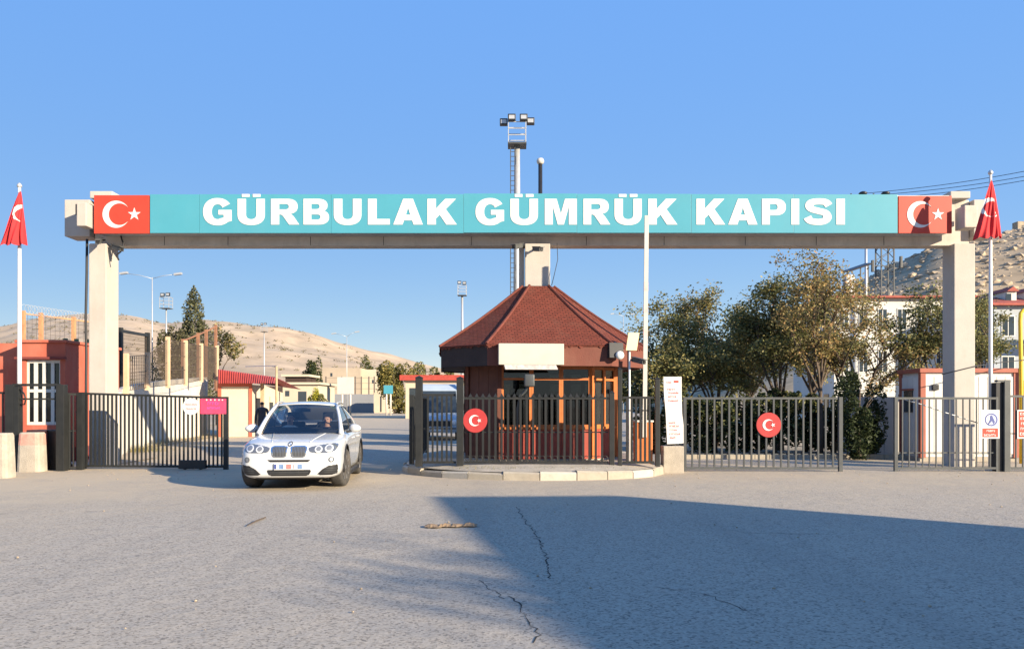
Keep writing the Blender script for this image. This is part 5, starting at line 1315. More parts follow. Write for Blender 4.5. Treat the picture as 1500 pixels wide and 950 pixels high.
tree('tree', 'rounded olive tree second from the boom barrier behind the gate', tb(1050, 31), Z(436, 31), 2.3, 1.1, .10, 12, 21000, .115, OLIVE + AUTUMN[:2], limbs=8, sigma=.20, sub=6)
tree('tree', 'broad dark green tree behind the disc of the grey sliding gate', tb(1143, 28), Z(410, 28), 2.2, 1.5, .11, 13, 21000, .11, OLIVE, limbs=8, sigma=.20, sub=6)
tree('tree', 'thin half bare tree with pale bark behind the end of the sliding gate', tb(1202, 26), Z(386, 26), 1.45, 2.3, .07, 14, 6000, .10, AUTUMN, limbs=8, sigma=.17)
tree('tree', 'sparse tree with forked dark limbs in front of the white building', tb(1258, 27), Z(388, 27), 2.3, 1.6, .12, 15, 9500, .10, AUTUMN + OLIVE[:2], limbs=8, sigma=.16, lean=(.1, 0), bare=.12)
tree('tree', 'small dark tree between the white cabin and the right column', tb(1368, 26.5), Z(418, 26.5), 1.1, 2.0, .08, 16, 7000, .105, OLIVE + DARKG, limbs=7, sigma=.17)
tree('tree', 'green tree standing before the balconies of the apartment block', tb(1438, 36), Z(430, 36), 1.1, 2.6, .10, 17, 7000, .12, OLIVE, limbs=7, sigma=.2)
tree('tree', 'tall olive tree farther back between the rounded tree and the dark tree', tb(1098, 37), Z(445, 37), 2.1, 2.0, .12, 18, 16000, .14, OLIVE + DARKG, limbs=8, sigma=.24)
tree('tree', 'back row olive tree behind the thin half bare tree', tb(1190, 36), Z(440, 36), 1.9, 2.2, .12, 19, 9000, .14, OLIVE + AUTUMN[:1], limbs=8, sigma=.22)
HG = 'dark hedge bushes under the trees'
HL = ['dark hedge bush behind the boom barrier', 'dark hedge bush behind the leaning white notice', 'dark hedge bush under the rounded olive tree', 'dark hedge bush left of the red disc of the sliding gate', 'dark hedge bush right of the red disc of the sliding gate', 'dark hedge bush left of the thin half bare trunk', 'dark hedge bush behind the end post of the sliding gate']
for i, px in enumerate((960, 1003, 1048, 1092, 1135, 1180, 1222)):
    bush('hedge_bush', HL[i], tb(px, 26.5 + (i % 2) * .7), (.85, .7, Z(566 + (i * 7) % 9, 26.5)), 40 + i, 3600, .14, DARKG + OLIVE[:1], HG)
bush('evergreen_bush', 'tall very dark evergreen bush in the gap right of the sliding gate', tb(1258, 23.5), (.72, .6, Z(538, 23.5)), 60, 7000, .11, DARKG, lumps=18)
# left and far trees
bush('conifer', 'pointed conifer standing behind the mesh fence on the left', tb(284, 62), (1.9, 1.6, Z(424, 62)), 61, 11000, .24, [(.12, .125, .065), (.17, .16, .085), (.08, .09, .045)], cone=True, cat='tree')
bush('shrub_tree', 'greyish bushy tree left of the pointed conifer', tb(254, 60), (1.5, 1.2, Z(463, 60)), 62, 6500, .24, [(.13, .115, .065), (.09, .09, .045)], cat='tree', lumps=20)
tree('tree', 'small spreading tree beyond the end of the mesh fence', tb(318, 64), Z(482, 64), 2.0, 4.0, .10, 63, 2600, .22, OLIVE + AUTUMN[:2], limbs=6)
bush('cypress', 'dark cypress beside the big beige building', tb(453, 135), (1.1, 1.0, Z(536, 135)), 64, 3500, .4, DARKG, cat='tree', lumps=16)
bush('cypress', 'rounder dark tree leaning against the dark cypress', tb(461, 137), (1.3, 1.0, Z(523, 137)), 65, 4000, .4, DARKG + OLIVE[:1], cat='tree', lumps=16)
bush('far_tree', 'dark round tree at the foot of the beige hill', tb(532, 240), (3.2, 3, Z(526, 240)), 66, 3000, .8, DARKG + OLIVE, cat='tree')
bush('far_tree', 'small dark tree right of the round tree at the hill foot', tb(548, 240), (2.0, 2, Z(534, 240)), 67, 2000, .8, DARKG + OLIVE, cat='tree')
bush('willow', 'yellow green tree behind the teal road sign', tb(578, 150), (3.2, 2.5, Z(528, 150)), 68, 6000, .5, YELL, cat='tree', lumps=22)
bush('far_tree', 'green tree top rising behind the yellow green tree', tb(571, 190), (2.6, 2, Z(526, 190)), 69, 2600, .6, OLIVE, cat='tree')
bush('far_tree', 'olive tree behind the red roof left of the kiosk', tb(622, 170), (3.4, 2.5, Z(532, 170)), 70, 3600, .6, OLIVE + YELL[:1], cat='tree')
bush('far_tree', 'second olive tree close to the kiosk eaves behind the red roof', tb(650, 175), (3.2, 2.5, Z(534, 175)), 71, 3600, .6, OLIVE, cat='tree')
bush('shrub', 'yellow flowering shrub beside the cream building', tb(461, 100), (.9, .8, Z(567, 100)), 72, 2500, .22, [(.42, .38, .04), (.3, .3, .05)], cat='shrub')
bush('shrub', 'green shrub next to the yellow shrub', tb(471, 99), (1.1, .8, Z(577, 99)), 73, 2200, .22, OLIVE, cat='shrub')
rn = random.Random(21)
hillc = bpy.data.objects['hill'].data; hb = BVHTree.FromPolygons([v.co.copy() for v in hillc.vertices], [tuple(p_.vertices) for p_ in hillc.polygons])
sc = []
for _ in range(420):
    y = rn.uniform(300, 560); x = X(rn.uniform(-40, 640), y); h = hb.ray_cast(Vector((x, y, 400)), Vector((0, 0, -1)))
    if h[0] is not None:
        for _q in range(9): sc.append((h[0].x + rn.gauss(0, .8), y + rn.gauss(0, .8), h[0].z + abs(rn.gauss(0, .5))))
so = leaves(sc, 1.0, [(.20, .17, .09), (.15, .13, .07)], 9, None, 'scrub'); tag(so, 'low dry scrub dotted over the bare beige hill', 'scrub', kind='stuff')

# ================================================================== LEFT: HUT, WALL, MESH FENCE, SHED
M_HUT = mat('hut_red', (0.42, 0.10, 0.06), 0.8, 0.1, 2, 0.2, 50, dirt=(0.42, 0.2, 0.14), dirt_amt=0.5)
M_HUTD = mat('hut_dark_red', (0.16, 0.035, 0.03), 0.8, 0.15, 3)
M_FRW = mat('white_window_frame', (0.56, 0.545, 0.50), 0.5, 0.04, 4)
M_GREENC = mat('green_curtain', (0.25, 0.34, 0.14), 0.9, 0.2, 5)
Yh = 22.0
hut = thing('hut', 'orange red guard hut with a white window beside the left flagpole', 'hut', (X(40, Yh), Yh + 1.2, 0))
hx0, hx1, hzt = X(26, Yh), X(96, Yh), Z(502, Yh)
wx0, wx1, wz0, wz1 = X(38, Yh), X(88, Yh), Z(622, Yh), Z(527, Yh)
for (a, b_, c, d) in ((hx0, wx0, 0.4, hzt), (wx1, hx1, 0.4, hzt), (wx0, wx1, wz1, hzt), (wx0, wx1, 0.4, wz0)):
    m = MB(); m.box(a, b_, Yh, Yh + .2, c, d); m.build('wall', M_HUT, hut)
m = MB(); m.box(hx1 - .2, hx1, Yh + .2, Yh + 3, .4, hzt); m.build('wall', M_HUT, hut)
m = MB(); m.box(hx0, hx1 - .2, Yh + 2.8, Yh + 3, .4, hzt); m.build('wall', M_HUT, hut)
m = MB(); m.box(hx0, hx0 + .2, Yh + .2, Yh + 2.8, .4, hzt); m.build('wall', M_HUT, hut)
m = MB(); m.box(hx0 - .02, hx1 + .02, Yh - .02, Yh + 3.02, -.02, .4); m.build('plinth', M_HUTD, hut)
m = MB(); m.bbox(hx0 - .06, hx1 + .06, Yh - .06, Yh + 3.06, hzt, hzt + .08, .02); m.build('roof_slab', M_HUT, hut)
m = MB(); m.box(hx0 - .04, hx1 + .03, Yh - .10, Yh - .003, wz1 + .02, wz1 + .08); m.build('lintel', M_HUTD, hut)
fr = thing('x', 'x', 'x') if False else None
m = MB(); tm = Z(572, Yh)
for x in (wx0, wx0 + (wx1 - wx0) / 4, wx0 + (wx1 - wx0) / 2, wx0 + 3 * (wx1 - wx0) / 4, wx1):
    m.box(x - .045, x + .045, Yh + .05, Yh + .13, wz0, wz1)
wf = m.build('window', M_FRW, hut)
for z in (wz0 + .04, tm, wz1 - .04):
    m = MB(); m.box(wx0 + .046, wx1 - .046, Yh + .055, Yh + .125, z - .04, z + .04); m.build('frame_rail', M_FRW, wf)
for i in range(4):
    xa, xb = wx0 + (wx1 - wx0) * i / 4 + .05, wx0 + (wx1 - wx0) * (i + 1) / 4 - .05
    for za, zb2 in ((wz0 + .085, tm - .045), (tm + .045, wz1 - .085)):
        m = MB(); m.box(xa, xb, Yh + .085, Yh + .092, za, zb2); m.build('pane', M_GLASS, wf)
    if i != 1:
        m = MB(); m.box(xa + .02, xb - .05, Yh + .3, Yh + .33, wz0 + .1, wz1 - .1); m.build('curtain', M_GREENC if i != 2 else mat('tan_curtain', (.42, .3, .16), .9, .2, 5), wf)
m = MB(); m.box(X(-70, Yh), hx0 - .1, Yh + .6, Yh + 3, .0, Z(500, Yh)); hw = m.build('hut', M_HUT, base=(X(-20, Yh), Yh + 1.8, 0)); tag(hw, 'plain red annexe wall left of the guard hut', 'hut')
m = MB(); m.box(X(-66, Yh), hx0 - .16, Yh + .585, Yh + .598, .0, 1.25); m.build('dado', M_HUTD, hw)
m = MB(); m.tube([(X(22, Yh), Yh + .5, 0), (X(22, Yh), Yh + .5, Z(498, Yh))], .06, 10); m.build('drain_pipe', M_HUTD, hw, True)

# white boundary wall running back on the left
M_WALL = mat('whitewash', (0.60, 0.565, 0.50), 0.9, 0.06, 1.2, 0.3, 30, dirt=(0.46, 0.4, 0.32), dirt_amt=0.55, dscale=1.2)
wall = thing('boundary_wall', 'white rendered boundary wall behind the left gate with fence posts on it', 'wall', (-13.6, 30, 0))
wp = [(-10.9, 22.6, 1.9), (-12.2, 25.4, 2.05), (-13.4, 29.2, 2.3), (-14.6, 34.5, 2.6), (-15.9, 42.5, 3.0)]
for (xa, ya, za), (xb, yb, zb2) in zip(wp, wp[1:]):
    d = Vector((xb - xa, yb - ya, 0)).normalized(); n = Vector((d.y, -d.x, 0)) * .11
    a, b_ = Vector((xa, ya, 0)) + d * .012, Vector((xb, yb, 0)) - d * .0
    m = MB(); m.add([a - n, a + n, b_ + n, b_ - n, a - n + Vector((0, 0, za)), a + n + Vector((0, 0, za)), b_ + n + Vector((0, 0, zb2)), b_ - n + Vector((0, 0, zb2))], [(0, 3, 2, 1), (4, 5, 6, 7), (0, 1, 5, 4), (1, 2, 6, 5), (2, 3, 7, 6), (3, 0, 4, 7)]); m.build('wall_panel', M_WALL, wall)
# peach posts and wires on the wall
M_PEACH = mat('peach_post', (0.60, 0.42, 0.27), 0.7, 0.12, 3)
M_MESHD = mat('mesh_wire_dark_brown', (0.13, 0.095, 0.065), 0.7, 0.2, 5)
M_MESHB = mat('mesh_wire_brown', (0.28, 0.22, 0.15), 0.7, 0.2, 5)
def mesh_fence(name, label, pts, zl, zh, m_post, m_wire, dx, dz, wr, post_r=.05, top=None, wid=None):
    """pts along the line, posts at each point, wires between"""
    t = thing(name, label, 'fence', (*pts[0], 0)); n = len(pts)
    for i, (x, y) in enumerate(pts):
        if wid is None or i in wid:
            m = MB(); m.box(x - post_r, x + post_r, y - post_r, y + post_r, zl[i] - .1, zh[i] + .1); m.build('post', m_post, t)
    for i in range(n - 1):
        a0, a1 = Vector((*pts[i], zl[i])), Vector((*pts[i], zh[i])); b0_, b1_ = Vector((*pts[i + 1], zl[i + 1])), Vector((*pts[i + 1], zh[i + 1]))
        s = MB(); nx_ = max(2, int((b0_ - a0).length / dx)); nz_ = max(2, int((a1 - a0).length / dz))
        for q in range(1, nx_): s.tube([a0.lerp(b0_, q / nx_), a1.lerp(b1_, q / nx_)], wr, 3, cap=False)
        for q in range(nz_ + 1): s.tube([a0.lerp(a1, q / nz_), b0_.lerp(b1_, q / nz_)], wr, 3, cap=False)
        o = s.build('wire_mesh', m_wire, t, fix=False); o['kind'] = 'stuff'
        if top: r = MB(); r.bar(a1, b1_, top); r.build('top_rail', m_post, t)
    return t
def along(px, Y): return (X(px, Y), Y)
fp = [along(185, 25.6), along(216, 27.6), along(246, 31), along(272, 34), along(295, 37.5), along(318, 42)]
mesh_fence('mesh_fence', 'brown wire mesh fence with peach posts standing on the white wall', fp, [2.0, 2.15, 2.3, 2.45, 2.7, 2.9], [Z(522, 25.6), Z(520, 27.6), Z(497, 31), Z(502, 34), Z(506, 37.5), Z(509, 42)], M_PEACH, M_MESHD, .17, .55, .012, .065)
fp = [along(176, 27), along(216, 30)]
mesh_fence('mesh_fence', 'dark framed wire mesh panel right behind the left column', fp, [2.1, 2.3], [Z(484, 27), Z(491, 30)], M_BLACK, M_MESHD, .12, .12, .006, .07, .09)
fp = [along(268, 44), along(290, 46), along(302, 47.5), along(316, 49)]
mesh_fence('mesh_fence', 'tall rusty wire mesh fence rising behind the peach posts', fp, [2.5] * 4, [Z(499, 44), Z(490, 46), Z(485, 47.5), Z(478, 49)], mat('rust_post', (.25, .12, .07), .8, .2, 4), M_WIRE, .35, .35, .014, .07, .07)
fp = [along(34, 29), along(60, 29.6), along(108, 30.6), along(136, 31.2)]
mesh_fence('mesh_fence', 'tall wire mesh fence with rusty posts behind the red hut', fp, [0.0] * 4, [Z(459, 29), Z(462, 29.6), Z(468, 30.6), Z(472, 31.2)], mat('rust_orange_post', (.45, .22, .11), .8, .2, 4), M_WIRE, .16, .16, .006, .06, .05)
fp = [along(96, 25.5), along(112, 25.7), along(128, 25.9), along(138, 26)]
mesh_fence('mesh_fence', 'green wire mesh fence between the red hut and the left column', fp, [0.0] * 4, [Z(500, 25.5)] * 4, mat('green_post', (.08, .16, .08), .6, .2, 4), M_MESHD, .12, .2, .006, .05)
# razor wire coil above
rz = MB(); pts = []
for q in range(260):
    f = q / 259; c = P(34, 452, 29).lerp(P(132, 466, 31.2), f); a = f * 62 * 2
    pts.append(c + Vector((0.0 + .05 * math.cos(a), .16 * math.cos(a), .16 * math.sin(a))))
rz.tube(pts, .008, 3, cap=False); tag(rz.build('razor_wire', M_GALV, base=pts[0], fix=False), 'thin coil of razor wire above the fence behind the red hut', 'razor wire')

# red roofed shed
M_SHED = mat('shed_cream', (0.52, 0.46, 0.36), 0.85, 0.07, 2, 0.2, 40)
M_ROOFR = mat('red_sheet_roof', (0.36, 0.055, 0.038), 0.5, 0.15, 3)
Ys = 40.0
shed = thing('shed', 'cream shed with a red corrugated roof and orange trim behind the left gate', 'shed', (X(350, Ys), Ys + 2.5, 0))
sx0, sx1 = X(321, Ys), X(368, Ys); zA, zB = Z(563, Ys), Z(560, Ys)
m = MB(); m.box(sx0, sx1, Ys, Ys + 5.5, -.02, zA); m.build('wall', M_SHED, shed)
for x in (sx0 + .03, sx1 - .03):
    m = MB(); m.box(x - .08, x + .08, Ys - .04, Ys - .002, 0, zA); m.build('corner_trim', M_HUT, shed)
m = MB(); m.box(sx0 - .05, sx1 + .05, Ys - .05, Ys - .003, zA - .10, zA + .10); m.build('eave_trim', M_HUT, shed)
# corrugated roof: ribbed slope seen from the front, higher at the back left
a0, a1, b0_, b1_ = P(319, 562, Ys - .5), P(402, 562, Ys - .5), P(319, 541.5, Ys + .6), P(404, 553, Ys + 1.2)
rf = MB(); nrb = 26
for q in range(nrb * 2 + 1):
    f = q / (nrb * 2); off = Vector((0, -.03, .05)) if q % 2 else Vector((0, 0, 0))
    rf.v += [tuple(a0.lerp(a1, f) + off), tuple(b0_.lerp(b1_, f) + off), tuple(b0_.lerp(b1_, f) + Vector((0, 5.0, -.5)))]
rf.f = [(3 * q, 3 * q + 3, 3 * q + 4, 3 * q + 1) for q in range(nrb * 2)] + [(3 * q + 1, 3 * q + 4, 3 * q + 5, 3 * q + 2) for q in range(nrb * 2)]; rf.mi = [0] * len(rf.f)
rr_o = rf.build('roof', M_ROOFR, shed)
m = MB(); m.box(sx1 + .35, sx1 + .5, Ys + .3, Ys + .45, 0, Z(556, Ys)); m.build('porch_post', mat('tan_post', (.42, .3, .18), .8, .2, 4), shed)
m = MB(); m.box(sx1 + .003, sx1 + .03, Ys + .8, Ys + 1.7, .02, 1.9); m.build('door', M_DARK, shed)
t = thing('porch', 'cream porch wall beside the red roofed shed', 'wall', (X(380, Ys + 4), Ys + 4, 0))
m = MB(); m.box(sx1 + .02, X(397, Ys + 3), Ys + 3, Ys + 3.2, -.02, 2.0); m.build('wall_panel', M_SHED, t)
m = MB(); m.box(sx1 + .2, X(392, Ys + 3), Ys + 2.98, Ys + 2.997, 1.2, 1.7); m.build('window', M_GLASSD, t)
t = thing('pole', 'tan post by the porch of the red roofed shed', 'post', (X(405, Ys + 1), Ys + 1, 0))
m = MB(); m.tube([(X(405, Ys + 1), Ys + 1, 0), P(405, 536, Ys + 1)], .06, 8); m.build('shaft', MATS['tan_post'], t, True)
m = MB(); m.bar(P(360, 536.5, Ys + 2), P(406, 535.5, Ys + 1), .05); m.build('cross_wire', M_GALV, t)

# ================================================================== FAR BUILDINGS AND SIGNS
M_FARW = mat('far_concrete', (0.40, 0.37, 0.34), 0.9, 0.12, .3)
M_FARB = mat('far_beige', (0.38, 0.31, 0.235), 0.9, 0.12, .2)
M_FARC = mat('far_cream', (0.48, 0.41, 0.31), 0.9, 0.08, .3)
def far_block(name, label, px0, px1, ptop, Y, dep, m, cat='building', wins=(), roof=None, wm=None):
    t = thing(name, label, cat, ((X(px0, Y) + X(px1, Y)) / 2, Y + dep / 2, 0)); x0, x1, zt_ = X(px0, Y), X(px1, Y), Z(ptop, Y)
    q = MB(); q.box(x0, x1, Y, Y + dep, -.1, zt_); q.build('wall', m, t)
    for (a, b_, c, d) in wins:
        q = MB(); q.box(X(a, Y), X(b_, Y), Y - .04, Y - .005, Z(d, Y), Z(c, Y)); q.build('window', wm or M_GLASSD, t)
    if roof:
        q = MB(); o = roof[1]; q.box(x0 - o, x1 + o, Y - o, Y + dep + o, zt_ + .01, zt_ + roof[2]); q.build('roof', roof[0], t)
    return t
far_block('beige_building', 'large plain beige building at the far end of the yard', 456, 528, 538.5, 205, 30, M_FARB, wins=[(484, 487, 546, 551), (470, 473, 556, 561), (500, 503, 556, 561)])
far_block('beige_building', 'lower pale wing of the large beige building', 528.3, 562, 541, 207, 25, M_FARC, wins=[(545, 548, 556, 561)])
far_block('cream_building', 'low cream building with a dark roof edge behind the car', 412, 466, 563, 108, 10, M_FARC, wins=[(437, 449, 573, 590), (418, 424, 572, 580)], roof=(M_FARC, .4, .3))
far_block('dark_shed', 'dark open shed roof between red roofed shed and cypress', 418, 449, 551.5, 122, 6, mat('dark_timber', (.05, .03, .025), .9, .2), roof=(M_FARC, .5, .35))
fw = thing('perimeter_wall', 'concrete perimeter wall with painted grey shade across the far end of the yard', 'wall', (X(510, 168), 168, 0))
for a, b_ in ((428, 466), (466.4, 505), (505.4, 547)):
    m = MB(); m.box(X(a, 168), X(b_, 168), 168, 168.5, -.1, Z(577, 168)); m.build('wall_panel', mat('shade_painted_concrete', (.22, .225, .24), .9, .1, .3), fw)  # darker blue-grey paints in the shade on this stretch of wall
for px in (477, 500, 520, 529, 540, 548):
    m = MB(); m.box(X(px, 168) - .12, X(px, 168) + .12, 168.1, 168.35, Z(577, 168), Z(551, 168)); m.build('fence_post', M_WIRE, fw)
for py in (553, 561, 569):
    m = MB(); m.bar((X(477, 168), 168.2, Z(py, 168)), (X(548, 168), 168.2, Z(py, 168)), .06); m.build('fence_wire', M_WIRE, fw)
far_block('gate_house', 'pale concrete block house right of the grey perimeter wall', 548, 583, 575, 160, 4, M_FARC, wins=[(557, 559, 580, 603)])
far_block('gate_house', 'block house with painted grey shade behind the teal sign towards the kiosk', 584, 606, 577, 165, 4, MATS['shade_painted_concrete'])  # its shade is put into the colour, as on the perimeter wall
far_block('terminal', 'long low terminal building with a red roof edge left of the kiosk', 594, 745, 557, 95, 14, M_FARC, wins=[(600, 612, 568, 590), (616, 630, 568, 590), (634, 650, 568, 590), (655, 668, 568, 590)], roof=(M_ROOFR, .6, .62))
# boards
def board(label, px0, px1, py0, py1, Y, m, legs, cat='sign', extra=None):
    t = thing('road_board', label, cat, (X((px0 + px1) / 2, Y), Y, 0)); q = MB(); q.bbox(X(px0, Y), X(px1, Y), Y - .05, Y + .05, Z(py1, Y), Z(py0, Y), .02); bo = q.build('board', m, t)
    for px in legs:
        q = MB(); q.tube([(X(px, Y), Y + .12, -.05), (X(px, Y), Y + .12, Z((py0 + py1) / 2, Y))], .13, 8); q.build('leg', M_WHITE, t, True)
    return t
board('blank white board on two legs at the far end of the yard', 494, 518.5, 552, 577, 112, M_WHITE, (501, 513))
board('teal road sign on two legs beside the pale block house', 562, 575.5, 564, 576.5, 122, M_TEAL, (566, 572))
# lamp masts
def mast(label, px, ptop, Y, r, heads, arm, cage=False):
    t = thing('light_mast', label, 'light mast', (X(px, Y), Y, 0)); x, zt_ = X(px, Y), Z(ptop, Y)
    m = MB(); m.tube([(x, Y, -.05), (x, Y, zt_ * .55), (x, Y, zt_)], [r, r * .8, r * .6], 10); m.build('mast', M_GALV, t, True)
    if cage:
        m = MB(); w = arm
        m.box(x - w, x + w, Y - w, Y + w, zt_ - .02, zt_ + .08); m.build('platform', M_GREYST, t)
        m = MB()
        for sx in (-1, 1):
            for sy in (-1, 1): m.bar((x + sx * w * .93, Y + sy * w * .93, zt_ + .08), (x + sx * w * .93, Y + sy * w * .93, zt_ + w * 2.3), w * .09)
        for z in (w * .9, w * 1.6, w * 2.3):
            for sy in (-1, 1): m.bar((x - w, Y + sy * w * .93, zt_ + z), (x + w, Y + sy * w * .93, zt_ + z), w * .08)
            for sx in (-1, 1): m.bar((x + sx * w * .93, Y - w, zt_ + z), (x + sx * w * .93, Y + w, zt_ + z), w * .08)
        m.build('cage', M_GALV, t)
        for dx, dy, dz in heads:
            m = MB(); m.bbox(x + dx - w * .42, x + dx + w * .42, Y - w - .15 + dy, Y - w + .15 + dy, zt_ + w * 2.35 + dz, zt_ + w * 3.05 + dz, .03); h = m.build('floodlight', M_DARK, t)
            m = MB(); m.box(x + dx - w * .3, x + dx + w * .3, Y - w - .16 + dy, Y - w - .152 + dy, zt_ + w * 2.5 + dz, zt_ + w * 2.9 + dz); m.build('lens', M_GALV, h)
    else:
        for (dx, dz) in heads:
            m = MB(); m.tube([(x, Y, zt_ - .1), (x + dx * .5, Y, zt_ + dz * .55), (x + dx, Y, zt_ + dz)], r * .35, 6); m.build('arm', M_GALV, t, True)
            m = MB(); s_ = 1 if dx > 0 else -1; m.obox((x + dx + s_ * arm * .5, Y, zt_ + dz + .03), (arm * .55, 0, .08 * arm), (0, .15, 0), (0, 0, .07)); m.build('lamp_head', M_GALV, t)
    return t
Ym = 46
mt = mast('tall floodlight mast rising behind the centre of the portal', 757.5, 214, Ym, .26, ((-.3, 0, 0), (.36, 0, 0), (-.75, .3, -.15), (.75, .3, -.1)), .52, True)
m = MB(); xl = X(750.5, Ym)
m.bar((xl - .1, Ym - .25, 0), (xl - .1, Ym - .25, Z(218, Ym)), .05); m.bar((xl + .14, Ym - .25, 0), (xl + .14, Ym - .25, Z(218, Ym)), .05)
for q in range(60): m.bar((xl - .1, Ym - .25, .3 + q * .27), (xl + .14, Ym - .25, .3 + q * .27), .03)
m.build('ladder', M_GREYST, mt)
t = thing('lamp_post', 'slim dark post with a round white head behind the portal sign', 'lamp post', (X(791.5, 34), 34, 0))
m = MB(); m.tube([(X(791.5, 34), 34, -.05), P(791.5, 239, 34)], .085, 8); m.build('post', M_DARK, t, True)
m = MB(); c = P(791.5, 236, 34); m.lathe([(.03, -.14), (.13, -.1), (.16, 0), (.12, .1), (.03, .13)], c, 14); m.build('globe', M_WHITE, t, True)
mast('double armed street lamp behind the left column', 223, 406, 62, .06, ((-1.9, .28), (1.7, .22)), .5)
mast('small floodlight mast left of the pointed conifer', 243.5, 452, 150, .2, ((-.3, 0, 0), (.6, .2, .1)), .9, True)
mast('slender floodlight mast on the slope above the red roofed shed', 387, 486, 230, .22, ((-.4, 0, 0), (.5, .2, .1)), .8, True)
mast('pale street lamp with two raised arms before the beige hill', 508, 492, 120, .07, ((-1.6, .35), (1.2, .6)), .6)
mast('floodlight mast left of the kiosk roof', 677, 433, 165, .36, ((-.5, 0, .1), (.5, 0, 0)), .9, True)
mast('thin faint street lamp between kiosk roof and boom barrier', 913, 462, 130, .09, ((-1.5, .25), (1.2, .2)), .5)
# parked van behind the kiosk fence
Yv = 36.0
M_VAN = mat('van_blue_grey', (0.34, 0.40, 0.47), 0.35, 0.08, 2, coat=.4)
M_VANL = mat('van_lower_grey', (0.26, 0.27, 0.28), 0.4, 0.1, 2, coat=.3)
van = thing('van', 'blue grey delivery van parked behind the left kiosk fence', 'van', (X(641, Yv), Yv + 2.3, 0.0)); vx = X(641, Yv); vt = Z(561, Yv)
prof = [(0, .38), (-.02, .62), (.02, .95), (.22, 1.12), (.75, vt - .28), (1.05, vt - .04), (1.4, vt), (4.7, vt), (4.8, vt - .1), (4.8, .4)]
m = MB(); w = .95
vs = [(vx - w * (1 if z < 1.2 else .93), Yv + y, z) for y, z in prof] + [(vx + w * (1 if z < 1.2 else .93), Yv + y, z) for y, z in prof]; n = len(prof)
m.add(vs, [(i, (i + 1) % n, n + (i + 1) % n, n + i) for i in range(n)] + [tuple(range(n)), tuple(range(n, 2 * n))]); vb = m.build('body', M_VAN, van)
m = MB(); m.add([(vx - .83, Yv + .285, 1.2), (vx + .83, Yv + .285, 1.2), (vx + .76, Yv + .70, vt - .34), (vx - .76, Yv + .70, vt - .34)], [(0, 1, 2, 3)])
m.v = [(x, y - .03, z + .015) for x, y, z in m.v]; m.build('windscreen', M_GLASSD, van)
m = MB(); m.bbox(vx - .6, vx + .6, Yv - .05, Yv - .002, .62, .86, .015); m.build('grille', M_PLAST, van)
m = MB(); m.bbox(vx - .97, vx + .97, Yv - .10, Yv + .12, .36, .58, .03); m.build('bumper', M_VANL, van)
for sx in (-1, 1):
    m = MB(); m.lathe([(.02, -.05), (.12, -.04), (.13, .0)], (vx + sx * .76, Yv - .02, .80), 18, 'y'); m.build('headlight', M_LAMPB, van, True)
    m = MB(); m.bbox(vx + sx * 1.08 - .09, vx + sx * 1.08 + .09, Yv + .62, Yv + .72, 1.3, 1.62, .02); m.build('door_mirror', M_PLAST, van)
    for yy in (.85, 3.9):
        m = MB(); m.lathe([(.2, -.1), (.32, -.11), (.34, 0), (.32, .11), (.2, .11)], (vx + sx * .84, Yv + yy, .34), 24, 'x'); m.build('wheel', M_TYRE, van, True)
m = MB(); m.bbox(vx - .26, vx + .26, Yv - .13, Yv - .102, .42, .53, .005); m.build('number_plate', M_SIGNW, van)

# ================================================================== RIGHT: WALL, CABIN, BUILDINGS
t = thing('low_wall', 'grey low concrete wall in the gap between bush and cabin', 'wall', (X(1290, 25.5), 25.5, 0))
for a, b_ in ((1232, 1262), (1262.4, 1293), (1293.4, 1326)):
    m = MB(); m.bbox(X(a, 25.5), X(b_, 25.5), 25.4, 25.6, -.05, Z(581, 25.5), .01); m.build('wall_panel', M_FARW, t)
t = thing('kerb', 'pale kerb across the shaded yard behind the sliding gate', 'kerb', (X(1150, 24), 24, 0))
for i in range(16):
    a = 1000 + i * 21; m = MB(); m.bbox(X(a, 23.6) + .006, X(a + 21, 23.6) - .006, 23.55, 23.7, -.02, .14, .012); m.build('kerb_stone', M_KERB, t)
# prefab cabin with red trim
M_CAB = mat('cabin_white', (0.58, 0.57, 0.54), 0.6, 0.05, 2, dirt=(.45, .42, .38), dirt_amt=.4)
M_CABT = mat('cabin_red_trim', (0.30, 0.085, 0.055), 0.6, 0.12, 3)
Yc = 22.6; cx0, cx1, czt = X(1349, Yc), X(1492, Yc), Z(545, Yc)
cab = thing('cabin', 'white panelled prefab cabin with red trim behind the right column', 'cabin', ((cx0 + cx1) / 2, Yc + 1, 0))
m = MB(); m.box(cx0 + .03, cx1 - .03, Yc + .03, Yc + 1.22, .12, czt); m.build('core', M_CAB, cab)
for i in range(10):
    a, b_ = cx0 + .12 + (cx1 - cx0 - .24) * i / 10, cx0 + .12 + (cx1 - cx0 - .24) * (i + 1) / 10
    m = MB(); m.bbox(a + .008, b_ - .008, Yc + .008, Yc + .031, .2, czt - .12, .004); m.build('wall_panel', M_CAB, cab)
for i in range(3):
    a, b_ = Yc + .14 + 1.0 * i / 3, Yc + .14 + 1.0 * (i + 1) / 3
    m = MB(); m.bbox(cx0 + .006, cx0 + .031, a + .006, b_ - .006, .2, czt - .12, .004); m.build('wall_panel', M_CAB, cab)
for x, y in ((cx0, Yc), (cx1 - .12, Yc), (cx0, Yc + 1.13)):
    m = MB(); m.box(x - .01, x + .13, y - .01, y + .13, .1, czt + .005); m.build('corner_trim', M_CABT, cab)
m = MB(); m.bbox(cx0 - .05, cx1 + .05, Yc - .05, Yc + 1.3, czt - .01, czt + .11, .01); m.build('roof_trim', M_CABT, cab)
m = MB(); m.box(cx0 - .02, cx0 + .003, Yc + .45, Yc + .95, 1.35, 1.95); wn_ = m.build('window', M_GLASSD, cab)
